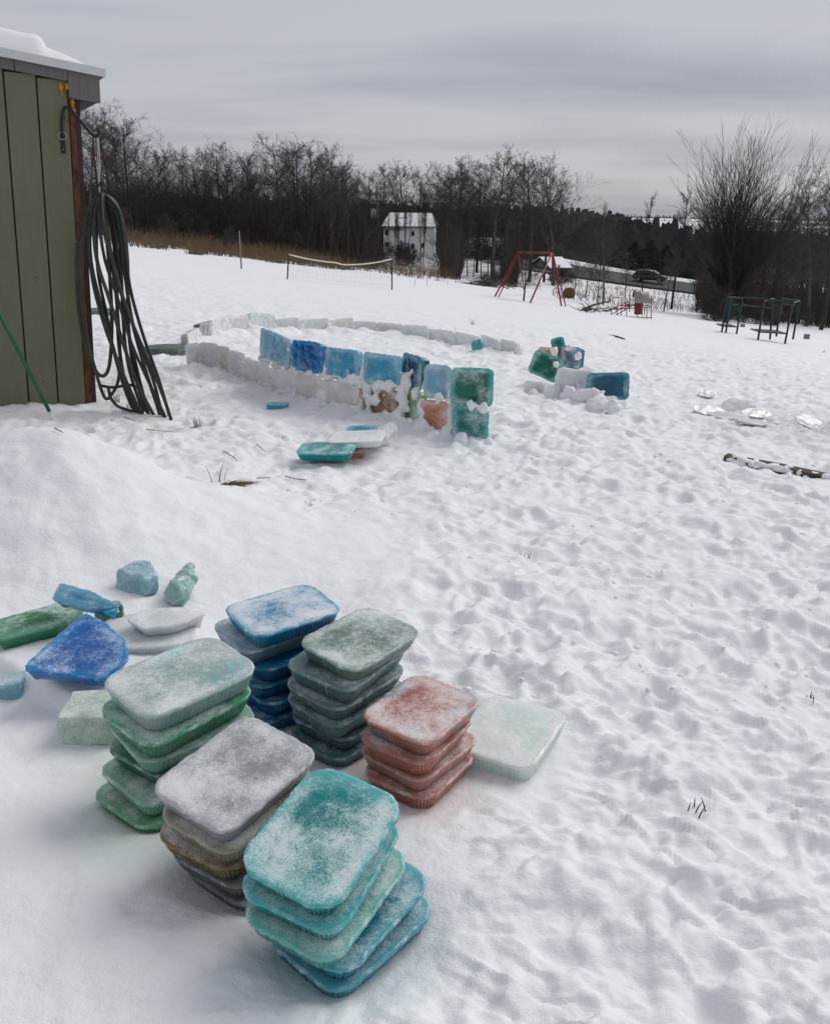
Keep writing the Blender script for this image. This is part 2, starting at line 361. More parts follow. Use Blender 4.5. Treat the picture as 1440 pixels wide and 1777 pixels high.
# ------------------------------------------------------------------ ground: one sheet from under the camera to the horizon
def ground():
    rows = [-2.6, -2.0, -1.4, -.8, -.3, .1, .4, .65, .85]
    y = 1.0
    while y < 45: rows.append(y); y *= 1.0040 if y < 14 else 1.0075
    while y < 9000: rows.append(y); y *= 1.022
    rows = np.array(rows)
    u = np.concatenate([np.linspace(-2.2, -.56, 26)[:-1], np.linspace(-.56, .56, 560), np.linspace(.56, 2.2, 26)[1:]])
    Y, U = np.meshgrid(rows, u, indexing='ij'); X = U*(Y+3.0)
    Z = gz(X, Y)
    near = 1 - sstep(18, 60, Y)
    D = np.hypot(X, Y)
    # how much the snow is trodden: right of the stacks and all round the ring; the left foreground stays smooth
    lf = sstep(-.75, .30, X - .10*(Y-2.0)) ; behind = sstep(3.6, 5.2, Y - .25*X)
    tr = np.clip(np.maximum(np.maximum(lf*.95, behind*.8), .16), 0, 1) * (1-sstep(10, 34, Y)*.75)
    mnd = np.clip(mound(X, Y)/.12, 0, 1); tr *= (1-.85*mnd)
    tr *= .72 + .28*sstep(-.25, .25, perlin(X*.6, Y*.6, 44))
    broad = .030*fbm(X*.45, Y*.45, 3, 3) + .012*fbm(X*1.6, Y*1.6, 11, 3)
    wx = X + .10*perlin(X*3, Y*3, 71); wy = Y + .10*perlin(X*3+9, Y*3, 72)
    clump = .5 - worley(wx*5.5, wy*5.5, 21); clump2 = .5 - worley(wx*13, wy*13, 22)
    churn = .024*np.maximum(clump, -.1) * sstep(-.25, .35, perlin(X*2.1, Y*2.1, 31)) + .020*np.maximum(clump2, -.12)*sstep(-.1, .4, perlin(X*3.3, Y*3.3, 32))
    clump3 = .5 - worley(wx*27, wy*27, 23); churn += .010*np.maximum(clump3, -.1)*sstep(-.15, .3, perlin(X*2.7, Y*2.7, 35))
    for f_, a_ in ((2.4, .017), (5.2, .015), (9.5, .011)):          # broken crust: small steps between trodden and whole snow
        churn += a_*(sstep(-.07, .07, perlin(wx*f_+f_, wy*f_, 81+int(f_)))-.5)
    churn += .020*fbm(X*3.1, Y*3.1, 51, 5, .60)
    fine = .0060*fbm(X*11, Y*11, 61, 4, .6)
    for (fx_, fy_, fr_) in FLATS:
        q = ((X-fx_)**2+(Y-fy_)**2)/fr_**2; tr = tr*(1-np.exp(-q**2))
    Z = Z + near*(broad + tr*churn*1.05 + fine*(.5+.8*tr))
    Z = Z + mnd*.014*fbm(X*4, Y*4, 91, 4) * near
    # smooth wind and shovel marks in the left foreground
    Z = Z + near*(1-tr)*.010*fbm(X*2.2, Y*2.2, 95, 3)
    # cut edge beside the green stack
    e = sstep(-.02, .05, (Y-2.35) + .75*(X+1.0)) * sstep(-.55, -.85, X) * sstep(3.3, 2.6, Y); Z = Z + .05*e
    # foot prints: dents with a pushed-up rim
    rnd = random.Random(5)
    def TRF(x, y):
        k = 1.0
        for (fx_, fy_, fr_) in FLATS: k *= 1-math.exp(-(((x-fx_)**2+(y-fy_)**2)/(fr_*1.5)**2)**2)
        return k
    def dents(n, xr, yr, dep, size):
        for i in range(n):
            fx = rnd.uniform(*xr); fy = yr[0]*(yr[1]/yr[0])**rnd.random(); fx = fx*(fy+1.5)*.36
            if fx < -.15+.12*(fy-2) and fy < 4.6: continue
            if float(mound(fx, fy)) > .03: continue
            a = rnd.gauss(1.2, .55); ca, sa = math.cos(a), math.sin(a)
            l = rnd.uniform(.8, 1.15)*size; w = l*rnd.uniform(.38, .5); d = rnd.uniform(.5, 1.1)*dep*(.45+.55*float(sstep(1.8, 3.6, fy)))
            i0, i1 = np.searchsorted(rows, [fy-2*l, fy+2*l])
            j0, j1 = np.searchsorted(u, [(fx-2*l)/(fy+3), (fx+2*l)/(fy+3)])
            if j1 <= j0 or i1 <= i0: continue
            xs = X[i0:i1, j0:j1]-fx; ys = Y[i0:i1, j0:j1]-fy
            p = (xs*ca+ys*sa)/l; q = (-xs*sa+ys*ca)/w
            d *= float(TRF(fx, fy)); r2 = np.sqrt(p*p+q*q) + .22*perlin(xs*9+i, ys*9, 3)
            Z[i0:i1, j0:j1] += -d*(1-sstep(.35, 1.15, r2)) + d*.55*np.exp(-((r2-1.25)/.28)**2)*(.5+.9*np.maximum(0, perlin(xs*9+i, ys*9, 8)+.2))
    dents(420, (-1.0, 1.5), (1.25, 14), .024, .14); dents(500, (-1.0, 1.5), (1.25, 14), .018, .08)
    dents(420, (-1.2, 1.5), (9, 30), .026, .15)
    # snow banked against the ring of ice blocks
    for (bx, by, bw, bh) in BERMS:
        q = ((X-bx)**2 + (Y-by)**2)/bw**2
        near_b = q < 6
        Z[near_b] += bh*np.exp(-q[near_b]*1.4)*(1+.5*perlin(X[near_b]*6, Y[near_b]*6, 14))
    for c_, n_ in PADS:
        q = ((X-c_.x)**2+(Y-c_.y)**2)/.20**2; w_ = np.where(q < 6, np.exp(-np.power(q, 2.0)), 0)
        zp = c_.z + .004 - (n_.x*(X-c_.x)+n_.y*(Y-c_.y))/n_.z
        Z = Z*(1-w_) + zp*w_
    # hollows melted round the stacks
    for (sx, sy, sr, dp) in HOLLOWS:
        q = ((X-sx)**2+(Y-sy)**2)/sr**2
        Z -= np.where(q < 5, dp*np.exp(-q*1.2), 0)
    # what covers the ground
    T = X/np.maximum(Y, 1)
    edge = np.interp(T, [-.6, -.31, -.22, -.15, -.05, .05, .1, .16, .22, .4, .6], [52, 54, 52, 58, 66, 72, 66, 75, 90, 60, 55])
    wood = .12*sstep(-.4, 1.0, (Y-edge)/30.) + .40*sstep(edge+1, edge+14, Y) * np.where(T < .13, 1, .15)
    wood += .6*sstep(150, 190, Y)
    fld = fbm(X/420., Y/170., 77, 3)
    wood = np.where((Y > 420) & (Y < 3000), wood*(1 - 1.0*sstep(-.05, .12, fld)*sstep(800, 1100, Y)), wood)
    dirt = np.zeros_like(X)
    for (px, py, r, k) in [(1415, 745, .55, .9), (1385, 725, .4, .6), (250, 735, .35, .5), (640, 720, .18, .35), (330, 650, .25, .4), (560, 560, .4, .25)]:
        p = P(px, py); dirt += k*np.exp(-(((X-p.x)/(r*1.6))**2 + ((Y-p.y)/r)**2))
    def snow_tint(pts):  # soft mottled spots of tint in the snow colour near the coloured ice
        a = np.zeros_like(X)
        for (px, py, r, k) in pts:
            p = P(px, py); a += k*np.exp(-((X-p.x)**2+(Y-p.y)**2)/r**2)
        return np.clip(a*(.6+.8*np.clip(perlin(X*7, Y*7, 33)+.4, 0, 1)), 0, .8)
    gr = snow_tint([(200, 1475, .09, .30), (130, 1310, .08, .22), (270, 1500, .10, .15)])
    pk = snow_tint([(720, 1365, .13, .55), (640, 1330, .08, .3), (600, 800, .15, .3), (755, 745, .12, .4)])
    tl = snow_tint([(560, 1690, .10, .3), (690, 1700, .10, .25), (500, 1620, .08, .25), (820, 765, .2, .4), (828, 608, .14, .7), (1045, 690, .15, .35), (560, 795, .12, .35)])
    nr, nc = X.shape; idx = np.arange(nr*nc).reshape(nr, nc)
    F = np.stack([idx[:-1,:-1], idx[:-1,1:], idx[1:,1:], idx[1:,:-1]], -1).reshape(-1, 4)
    V = np.stack([X, Y, Z], -1).reshape(-1, 3)
    o = fast_mesh('snow_ground', V, F, M['snow'], True, {'wood': wood.ravel(), 'dirt': dirt.ravel(), 'tint_green': gr.ravel(), 'tint_pink': pk.ravel(), 'tint_teal': tl.ravel()})
    tag(o, kind='structure')
    global GX, GY, GZ; GX, GY, GZ = u, rows, Z
    return o
def surf(x, y):
    """height of the finished snow surface"""
    i = int(np.clip(np.searchsorted(GY, y)-1, 0, len(GY)-2)); uu = x/(y+3.0)
    j = int(np.clip(np.searchsorted(GX, uu)-1, 0, len(GX)-2))
    fy = (y-GY[i])/(GY[i+1]-GY[i]); fu = (uu-GX[j])/(GX[j+1]-GX[j])
    fy = min(1, max(0, fy)); fu = min(1, max(0, fu))
    return float((GZ[i,j]*(1-fu)+GZ[i,j+1]*fu)*(1-fy) + (GZ[i+1,j]*(1-fu)+GZ[i+1,j+1]*fu)*fy)

# ------------------------------------------------------------------ ice
def round_rect(L, W, r, n):
    segs = []; hx, hy = L/2-r, W/2-r
    for cx, cyy, a0 in ((hx, hy, 0), (-hx, hy, 90), (-hx, -hy, 180), (hx, -hy, 270)):
        for k in range(13):
            a = R(a0+90*k/12); segs.append((cx+r*math.cos(a), cyy+r*math.sin(a)))
    return resample(np.array(segs), n)
def resample(p, n):
    q = np.vstack([p, p[:1]]); d = np.hypot(*(q[1:]-q[:-1]).T); s = np.concatenate([[0], np.cumsum(d)])
    t = np.linspace(0, s[-1], n, endpoint=False)
    return np.stack([np.interp(t, s, q[:,0]), np.interp(t, s, q[:,1])], -1)
def poly_outline(pts, n, rounds=2, k=.10):
    p = np.array(pts, float)
    for _ in range(rounds):
        q = np.roll(p, -1, 0); p = np.stack([p*(1-k)+q*k, p*k+q*(1-k)], 1).reshape(-1, 2)
    return resample(p, n)
def ice_piece(name, outline, T, mat, seed=0, frost=.5, flare=.020, flutes=80, side_frost=.0, rough=1.0, under=.0, top_frost_shift=(0,0)):
    """tray-cast slab: flared fluted sides, lip at the rim, uneven frosted top"""
    n = len(outline); c = outline.mean(0)
    tan = np.roll(outline, -1, 0)-np.roll(outline, 1, 0); tan /= np.linalg.norm(tan, axis=1)[:,None]
    nor = np.stack([tan[:,1], -tan[:,0]], -1)
    if np.mean(np.sum(nor*(outline-c), 1)) < 0: nor = -nor
    ang = np.arange(n)/n*2*np.pi; per = np.sum(np.linalg.norm(np.roll(outline, -1, 0)-outline, axis=1))
    rs = np.random.RandomState(seed); ph = rs.uniform(0, 100)
    rings = []   # (inset, z, kind)
    k = flare/.024
    for ins, zz, kd in [(.032, .0, 'b'), (.026, .0035, 'b'), (.0225, .010, 's'), (.0185, T*.30, 's'), (.0145, T*.46, 's'), (.0105, T*.62, 's'), (.0065, T*.80, 's'),
                        (.0045, T*.83, 'l'), (.0006, T*.86, 'l'), (.0, T*.92, 'l'), (.0008, T*.975, 'l'), (.0045, T*.998, 't')]:
        rings.append((ins*(k if kd in 'bs' else max(k, .35)), zz, kd))
    V = []; core = []; fr = []
    arc = ang/(2*np.pi)*per
    minr = np.min(np.linalg.norm(outline-c, axis=1))
    # bottom fan
    bot = outline - nor*(rings[0][0])
    for s in (.001, .45, .8):
        V.append(np.column_stack([c+(bot-c)*s, np.zeros(n)+.0005*rs.randn(n)*0])); core.append(np.full(n, .9)); fr.append(np.full(n, under))
    jag = .0026*rough*perlin(arc*80+ph, np.full(n, ph), seed) + .0022*rough*perlin(arc*22+ph, np.full(n, ph+5), seed+1) + .0025*rough*perlin(arc*4+ph, np.full(n, ph+9), seed+2)
    for ins, zz, kd in rings:
        p = outline - nor*ins
        amp = 0
        if kd == 's' and flutes: amp = .0024*np.sin(ang*flutes)*(1 if zz < T*.7 else .5)
        p = p + nor*(np.asarray(amp)[...,None] if np.ndim(amp) else amp) + nor*(jag*(1.0 if kd == 'l' else .6))[:,None]
        zv = zz + (.0022*rough*perlin(arc*40+ph, np.full(n, zz*90+ph), seed+3) if kd in 'lt' else 0)
        V.append(np.column_stack([p, np.zeros(n)+zv]))
        pn = perlin(arc*30+ph, np.full(n, zz*40+ph), seed+4)
        if kd == 'b': core.append(np.full(n, .95)); fr.append(under+.0*pn)
        elif kd == 's': core.append(np.full(n, .95-.35*zz/T)); fr.append(side_frost - .28 + .30*pn + .85*np.maximum(0, np.sin(ang*flutes))*(perlin(arc*9+ph, np.full(n, 3.), seed) > .12))
        elif kd == 'l': core.append(np.full(n, .25)); fr.append(side_frost + (.22 if zz > T*.85 else .05) + .6*pn)
        else: core.append(np.full(n, .12)); fr.append(.30 + .45*pn + .2*frost)
    top = outline - nor*rings[-1][0]
    S = [.965, .92, .86, .79, .71, .62, .52, .42, .31, .2, .1, .001]
    for s in S:
        p = c+(top-c)*s; e = (1-s)*minr
        bumpz = .0030*rough*fbm(p[:,0]*16+ph, p[:,1]*16, seed+6, 3) + .0022*(1-s)
        f = frost + .36*fbm(p[:,0]*8+ph, p[:,1]*8, seed+8, 3) + .14*np.exp(-((e-.018)/.016)**2) - .22*np.exp(-(e/.008)**2)
        f = f + (p[:,0]-c[0])*top_frost_shift[0] + (p[:,1]-c[1])*top_frost_shift[1]
        f = f - .12*np.exp(-(((p-c)**2).sum(1))/.004)
        bumpz = bumpz + .006*np.clip(f-.72, 0, .5)
        V.append(np.column_stack([p, T+bumpz])); fr.append(f); core.append(np.full(n, sstep(.004, .045, e)*.95))
    V = np.vstack(V); nr = 3+len(rings)+len(S)
    idx = np.arange(nr*n).reshape(nr, n); a = idx[:-1]; b2 = idx[1:]
    F = np.stack([a, np.roll(a, -1, 1), np.roll(b2, -1, 1), b2], -1).reshape(-1, 4)
    o = fast_mesh(name, V, F, mat, True, {'frost': np.concatenate(fr), 'core': np.concatenate(core)})
    bm = bmesh.new(); bm.from_mesh(o.data); bmesh.ops.recalc_face_normals(bm, faces=bm.faces); bm.to_mesh(o.data); bm.free()
    return o
SL, SW, ST = .302, .226, .055
def slab(mat, seed, frost=.5, L=SL, W=SW, T=ST, n=240, **kw):
    rs = random.Random(seed)
    return ice_piece('ice_slab', round_rect(L*rs.uniform(.98, 1.02), W*rs.uniform(.98, 1.02), rs.uniform(.045, .06), n), T*rs.uniform(.95, 1.06), ICE[mat], seed, frost, **{'rough': .75, **kw})
HOLLOWS = []; BERMS = []; FLATS = []; PADS = []
for q_, r_ in [((882,1302), .24), ((720,1330), .22), ((600,785), .35), ((640,1500), .3), ((482,706), .15)]:
    p_ = P(*q_); FLATS.append((p_.x, p_.y, r_))
# stack: name, pixel of the top face's centre, lean (tilt about x, y in degrees), slabs from the top down:
#   (material, dx, dy, yaw, frost, extra keyword, label)
PITCHZ = .0550
STACKS = [
 dict(px=(562,1440), yaw=63, lean=(14, 3), slabs=[
  ('teal', 0, 0, 0, .58, {'top_frost_shift': (-1.2, .2)}, 'teal frosted ice slab topmost of the leaning teal stack'),
  ('teal', .000, -.012, 3, .40, {}, 'dark teal ice slab second from the top of the teal stack'),
  ('teal_pale', .012, -.030, -2, .42, {}, 'pale sea green ice slab third from the top of the teal stack'),
  ('teal_blue', .052, -.004, -8, .55, {}, 'blue teal ice slab with snowy rim fourth from the top of the teal stack'),
  ('teal_blue', .060, -.010, -14, .40, {}, 'blue teal ice slab at the bottom of the teal stack')]),
 dict(px=(411,1334), yaw=56, lean=(10, 2), slabs=[
  ('grey', 0, 0, 0, .62, {'top_frost_shift': (-.6, .0)}, 'grey colourless frosted ice slab topmost of the grey and brown stack'),
  ('olive', .004, -.010, 2, .50, {}, 'greyish olive ice slab with snowy edge directly under the grey top slab'),
  ('brown', -.012, .000, 6, .62, {}, 'amber brown ice slab with snow patches in the grey and brown stack'),
  ('dark_grey', .010, .012, 4, .30, {}, 'dark smoky ice slab just under the amber brown one'),
  ('dark_grey', .040, .020, -2, .30, {}, 'dark smoky ice slab at the bottom of the grey and brown stack')]),
 dict(px=(315,1172), yaw=46, lean=(6, 2), L=.325, W=.238, slabs=[
  ('clear_teal', 0, 0, 0, .56, {'T': .062}, 'clear ice slab with faint aqua blotches on top of the green stack'),
  ('green', -.008, -.020, 4, .42, {}, 'emerald ice slab second from the top of the green stack'),
  ('green_pale', .000, -.012, -6, .45, {}, 'light green ice slab third from the top of the green stack'),
  ('green_dark', -.014, .012, 10, .36, {}, 'dark bottle green frosty ice slab in the middle of the green stack'),
  ('green_pale', -.018, -.022, 2, .50, {}, 'pale milky green ice slab second from the bottom of the green stack'),
  ('green_bright', -.036, -.034, 6, .45, {}, 'bright grass green ice slab at the bottom of the green stack')]),
 dict(px=(491,1054), yaw=36, lean=(5, 1), slabs=[
  ('blue', 0, 0, 0, .66, {}, 'sky blue frosted ice slab topmost of the blue stack'),
  ('blue_pale', -.035, .012, 4, .46, {}, 'pale grey blue ice slab second from the top of the blue stack'),
  ('blue_deep', .012, .000, 2, .30, {}, 'deep blue ice slab third from the top of the blue stack'),
  ('blue_deep', .004, -.006, -4, .30, {}, 'deep blue ice slab fourth from the top of the blue stack'),
  ('blue_deep', .012, .000, 6, .30, {}, 'deep blue ice slab fifth from the top of the blue stack'),
  ('blue_deep', .006, -.010, 0, .30, {}, 'deep blue ice slab at the bottom of the blue stack')]),
 dict(px=(626,1102), yaw=52, lean=(6, 3), slabs=[
  ('sage', 0, 0, 0, .60, {}, 'sage grey frosted ice slab topmost of the slate green stack'),
  ('slate', -.030, -.012, 6, .40, {}, 'slate green ice slab second from the top of the slate green stack'),
  ('slate', -.036, -.018, 0, .42, {}, 'slate green ice slab third from the top of the slate green stack'),
  ('slate', -.030, -.020, -5, .46, {}, 'slate green ice slab fourth from the top of the slate green stack'),
  ('slate_deep', -.028, .010, 4, .40, {}, 'deep slate ice slab second from the bottom of the slate green stack'),
  ('slate_deep', -.026, -.006, -3, .34, {}, 'deep slate ice slab at the bottom of the slate green stack')]),
 dict(px=(732,1227), yaw=55, lean=(4, 1), L=.268, W=.222, slabs=[
  ('pink_spot', 0, 0, 0, .62, {}, 'pink ice slab with bluish blotches and snow on top of the pink stack'),
  ('red', -.012, -.010, 3, .40, {}, 'salmon red ice slab second from the top of the pink stack'),
  ('pink', -.004, .004, -4, .44, {}, 'dusty pink ice slab third from the top of the pink stack'),
  ('red', .000, -.004, 2, .52, {'side_frost': .15}, 'brick red ice slab with snow on its side at the bottom of the pink stack')]),
]
def prep_stacks():
    for s in STACKS:
        n = len(s['slabs']); h = n*PITCHZ
        p = P(*s['px'], dz=h-.012, pile=False); s['top'] = p; s['h'] = h
        acc = Vector((0, 0, 0)); s['mw'] = []
        for k, (mat, dx, dy, yaw, fr, kw, lab) in enumerate(s['slabs']):
            f_ = 1 - .62*k/max(1, n-1)
            lean = Matrix.Rotation(R(s['lean'][0]*f_), 3, 'X') @ Matrix.Rotation(R(s['lean'][1]*f_), 3, 'Y')
            acc = acc + lean @ Vector((0, 0, -PITCHZ)) - Vector((0, 0, .0005*s['lean'][0]))
            s['mw'].append(Matrix.Translation(p+acc+Vector((dx, dy, 0))) @ (lean @ Matrix.Rotation(R(s['yaw']+yaw), 3, 'Z')).to_4x4())
        PADS.append((s['mw'][-1].translation.copy(), lean @ Vector((0, 0, 1))))
prep_stacks()
def build_stacks():
    i = 0
    for s in STACKS:
        top = s['top']; n = len(s['slabs'])
        for k, (mat, dx, dy, yaw, fr, kw, lab) in enumerate(s['slabs']):
            i += 1; kk = dict(kw)
            for q in ('L', 'W'):
                if q in s: kk[q] = s[q]
            o = slab(mat, 100+i, fr, **kk)
            o.matrix_world = s['mw'][k]
            tag(o, lab, 'ice slab', 'coloured ice slabs in the foreground stacks')

# ring of standing blocks --------------------------------------------------
NEAR_BASE = [(322,641),(350,640),(384,644),(406,650),(432,660),(475,676),(515,690),(565,704),(628,716),(695,730)]
BACK_BASE = [(322,612),(343,596),(364,586),(395,580),(430,577),(476,575),(520,576),(569,576),(612,576),(655,579),(703,585),(745,591),(790,599),(836,608),(868,615),(899,620)]
near_pts = [P(*q) for q in NEAR_BASE]; back_pts = [P(*q) for q in BACK_BASE]
for a in (near_pts, back_pts):
    for p, q in zip(a[:-1], a[1:]):
        m_ = (p+q)/2
        back = a is back_pts
        BERMS.append((m_.x, m_.y-(.18 if back else .12), .24 if back else .20, .075 if back else .035))
def stand(mat, a, b, z0, seed, H=.25, frost=.2, T=.075, tilt=0, roll=0, W=None, push=0.0, label='', name='ice_block', **kw):
    """a slab on edge between ground points a and b, its broad face outward"""
    a = Vector((a[0], a[1], 0)); b = Vector((b[0], b[1], 0)); d = b-a; W = W or d.length*.97
    mid = (a+b)/2; yaw = math.atan2(d.y, d.x)
    rs = random.Random(seed)
    o = ice_piece(name, round_rect(W, H, min(.045, H*.3, W*.3), 96), T, ICE[mat], seed, frost+.13, flutes=0, **kw)
    # local: x along wall, y up, z (broad top face) towards the camera
    M4 = Matrix.Translation(Vector((mid.x, mid.y, z0+H/2))) @ Matrix.Rotation(yaw, 4, 'Z') @ Matrix.Rotation(R(90+tilt), 4, 'X') @ Matrix.Rotation(R(roll), 4, 'Z') @ Matrix.Translation((0, 0, push - T/2))
    o.matrix_world = M4
    tag(o, label, 'ice block', 'ice blocks standing in the ring wall'); return o
def lumps(name, specs, mat, seed=1, sub=2, label=None, parent=None):
    """many rough snow lumps joined to one mass: specs = (x, y, z, rx, ry, rz)"""
    bm = bmesh.new(); bmesh.ops.create_icosphere(bm, subdivisions=sub, radius=1); bm.verts.ensure_lookup_table()
    base = np.array([v.co[:] for v in bm.verts]); faces = np.array([[v.index for v in f.verts] for f in bm.faces]); bm.free()
    rs = np.random.RandomState(seed); Vs = []; Fs = []; off = 0
    for (x, y, z, rx, ry, rz) in specs:
        ph = rs.uniform(0, 50); a = rs.uniform(0, 6.28)
        d = 1 + .34*perlin(base[:,0]*1.6+ph, base[:,1]*1.6+base[:,2]*1.3, 3) + .20*perlin(base[:,0]*4+ph, base[:,2]*4+base[:,1]*2, 4)
        v = base*d[:,None]; ca, sa = math.cos(a), math.sin(a)
        v = np.column_stack([v[:,0]*rx, v[:,1]*ry, v[:,2]*rz]); v = np.column_stack([v[:,0]*ca-v[:,1]*sa, v[:,0]*sa+v[:,1]*ca, v[:,2]])
        Vs.append(v+np.array([x, y, z])); Fs.append(faces+off); off += len(base)
    return fast_mesh(name, np.vstack(Vs), np.vstack(Fs), mat, True, None, parent)
def build_ring():
    rnd = random.Random(9); mort = []
    def seg(lst, i): return lst[i], lst[i+1]
    def gl(p): return surf(p[0], p[1])
    near = [('clear', 'clear ice block at the rounded far left end of the ring wall', 3), ('clear', 'clear ice block second from the rounded end of the single course wall', -2),
            ('clear_warm', 'narrow cloudy clear ice block in the single course wall', 2), ('clear', 'narrow clear ice block beside the cloudy narrow one in the single course wall', 0),
            ('clear_warm', 'wide clear ice block just before the light blue one in the ring wall', 0), ('clear', 'snow rimmed clear ice block under the light blue block', 2),
            ('clear_warm', 'clear ice block under the deep blue block', 0), ('clear_warm', 'large grey clear ice block in the lower course under the sky blue block', 0),
            ('wall_brown', 'amber brown ice block half covered in snow in the lower course', 0)]
    for i, (mat, lab, ro) in enumerate(near):
        a, b = seg(near_pts, i)
        stand(mat, a, b, min(gl(a), gl(b))-.025, 300+i, frost=.25 if i != 8 else .42, roll=ro, label=lab, tilt=-3, rough=1.6)
        if i > 0: mort.append((a.x, a.y-.01, gl(a)+rnd.uniform(.02, .08), .045, .06, rnd.uniform(.06, .12)))
    def along(px):   # a point on the near wall's foot at a picture column
        xs = [q[0] for q in NEAR_BASE]; k = max(0, min(len(xs)-2, int(np.searchsorted(xs, px))-1))
        f = (px-xs[k])/(xs[k+1]-xs[k]); return near_pts[k].lerp(near_pts[k+1], f)
    ups = [(461, 513, 'sky', 'light blue ice block with clear upper corner at the start of the upper course', .16, -6), (515, 566, 'wall_blue', 'deep cobalt blue ice block in the upper course', .0, 2),
           (571, 629, 'sky', 'sky blue ice block beside the cobalt one in the upper course', .12, 0), (636, 701, 'sky', 'sky blue ice block beside the edge-on petrol block in the upper course', .12, 0)]
    for i, (x0, x1, mat, lab, fr, ro) in enumerate(ups):
        a, b = along(x0), along(x1); z = (gl(a)+gl(b))/2 + .235
        stand(mat, a, b, z, 330+i, frost=fr, roll=ro, label=lab, T=.08, tilt=-2, W=(b-a).length*1.0, rough=1.6)
        mort.append((b.x+.02, b.y-.01, z+.05, .05, .05, .09)); mort.append((a.x, a.y-.01, z+.0, .07, .05, .035)); mort.append((a.lerp(b,.5).x, a.lerp(b,.5).y-.01, z-.005, .10, .05, .03))
    # the end by the entrance: faces turn towards the camera
    def face(px, ybase, yaw, mat, wpx, z0, lab, seed, H=.25, fr=.2, ro=0, tilt=-2, T=.08, pile=True):
        p = P(px, ybase); sc = math.hypot(p.y, EYE.z-p.z)*.985; W = wpx/FPX*p.y*1.13 / max(.35, abs(math.cos(yaw)))
        d = Vector((math.cos(yaw), math.sin(yaw), 0))*W/2
        stand(mat, p-d, p+d, surf(p.x, p.y)+z0, seed, H=H, frost=fr, roll=ro, tilt=tilt, W=W, T=T, label=lab, rough=1.6); return p, W
    face(718, 732, R(-62), 'wall_lime', 30, -.03, 'lime green ice block sliver mostly buried in snow in the lower course', 350, fr=.5)
    face(757, 744, R(-25), 'wall_salmon', 44, -.03, 'salmon pink ice block in the lower course by the entrance', 351, fr=.30)
    face(817, 760, R(-14), 'wall_teal', 56, -.02, 'teal ice block at the foot of the entrance end', 352, fr=.28)
    face(721, 732, R(-62), 'wall_petrol', 30, .225, 'petrol blue ice block seen almost edge on in the upper course', 353, fr=.22)
    face(760, 744, R(-22), 'sky_pale', 42, .225, 'pale blue ice block in the upper course beside the dark green end block', 354, fr=.22)
    face(817, 759, R(-12), 'wall_green', 66, .235, 'dark green ice block on top at the entrance end', 355, fr=.16, H=.265)
    for px, py, zz, r in [(700,732,.12,.05),(703,731,.3,.05),(738,738,.3,.05),(734,740,.12,.045),(784,752,.30,.05),(785,752,.16,.055),(785,753,.06,.06),(640,722,.10,.05),(690,732,.0,.07),(730,744,-.01,.08),
                          (775,754,-.02,.08),(800,766,.0,.07),(838,764,.22,.045),(846,768,.0,.05),(760,748,.235,.045),(655,724,.225,.05),(675,727,.23,.05),(610,714,.21,.05),(700,730,.22,.05),(720,736,.22,.05),(815,762,.235,.04),(652,724,.12,.045),(694,731,.17,.045)]:
        p = P(px, py); mort.append((p.x, p.y-.03, surf(p.x, p.y)+zz, r*.9, r*.8, r*1.1))
    bk = ['pinkish clear ice block at the left turn of the far ring row', 'small smoky teal ice block at the left turn of the far ring row', 'clear upright ice block beyond the small smoky one in the far row',
          'broken clear ice block before the tipped mint one in the far row', 'pale mint ice block tipped up in the far ring row', 'clear ice block right beside the tipped mint one in the far row']
    mats = ['clear_warm', 'dark_grey', 'clear', 'clear_warm', 'clear_mint', 'clear', 'clear', 'clear_warm', 'clear', 'clear_warm', 'clear', 'clear', 'clear', 'clear', 'clear_warm']
    for i, mat in enumerate(mats):
        a, b = seg(back_pts, i)
        lab = bk[i] if i < len(bk) else ('low clear ice block at the open end of the far ring row' if i == len(mats)-1 else 'low clear ice block, %s from the open end of the far ring row' % ['', 'second', 'third', 'fourth', 'fifth', 'sixth', 'seventh', 'eighth', 'ninth'][len(mats)-1-i])
        stand(mat, a, b, (gl(a)+gl(b))/2-.11, 370+i, frost=.34, roll=rnd.uniform(-4, 4) + (-9 if i == 4 else 0), label=lab, T=.085, tilt=-4, H=.27 if i != 4 else .31, rough=1.6)
        mort.append((b.x, b.y-.03, gl(b)+.02, .05, .06, .10))
    p = P(828, 612)
    o = lumps('ice_chunk', [(p.x, p.y-.02, surf(p.x, p.y)+.05, .085, .06, .085)], ICE['wall_teal'], 4, 3)
    tag(o, 'teal ice lump frozen into the snow of the far ring row', 'ice chunk')
    # cluster beyond the entrance
    face(947, 668, R(-28), 'wall_green', 44, .06, 'dark green ice block tilted on the cluster beyond the entrance', 390, ro=-17, tilt=-12, fr=.16)
    face(930, 682, R(-35), 'clear_warm', 30, -.05, 'grey clear ice block under the tilted dark green one', 391, H=.16, fr=.3)
    face(994, 690, R(-10), 'clear', 56, -.02, 'clear ice block between the tilted green and the petrol blue block', 392, H=.29, fr=.3, ro=-4)
    face(1051, 700, R(0), 'wall_petrol', 66, .055, 'petrol blue ice block set on snow at the end of the cluster', 393, H=.25, fr=.12, ro=2)
    face(1042, 706, R(2), 'clear', 50, -.09, 'clear ice block buried under the petrol blue one', 394, H=.17, fr=.4)
    p = P(966, 645); gzp = surf(p.x, p.y)
    face(951, 640, R(-30), 'wall_salmon', 28, .10, 'small pink ice block behind the tilted green one', 395, H=.17, fr=.35)
    face(974, 640, R(-45), 'olive', 26, .06, 'olive brown ice block behind the tilted green one', 396, H=.24, fr=.30)
    face(992, 644, R(-55), 'wall_petrol', 26, .05, 'frosty petrol ice block at the back of the cluster', 397, H=.25, fr=.42)
    face(966, 640, R(-20), 'wall_teal', 20, .26, 'small green ice piece perched at the back top of the cluster', 398, H=.13, fr=.1, ro=20, T=.06)
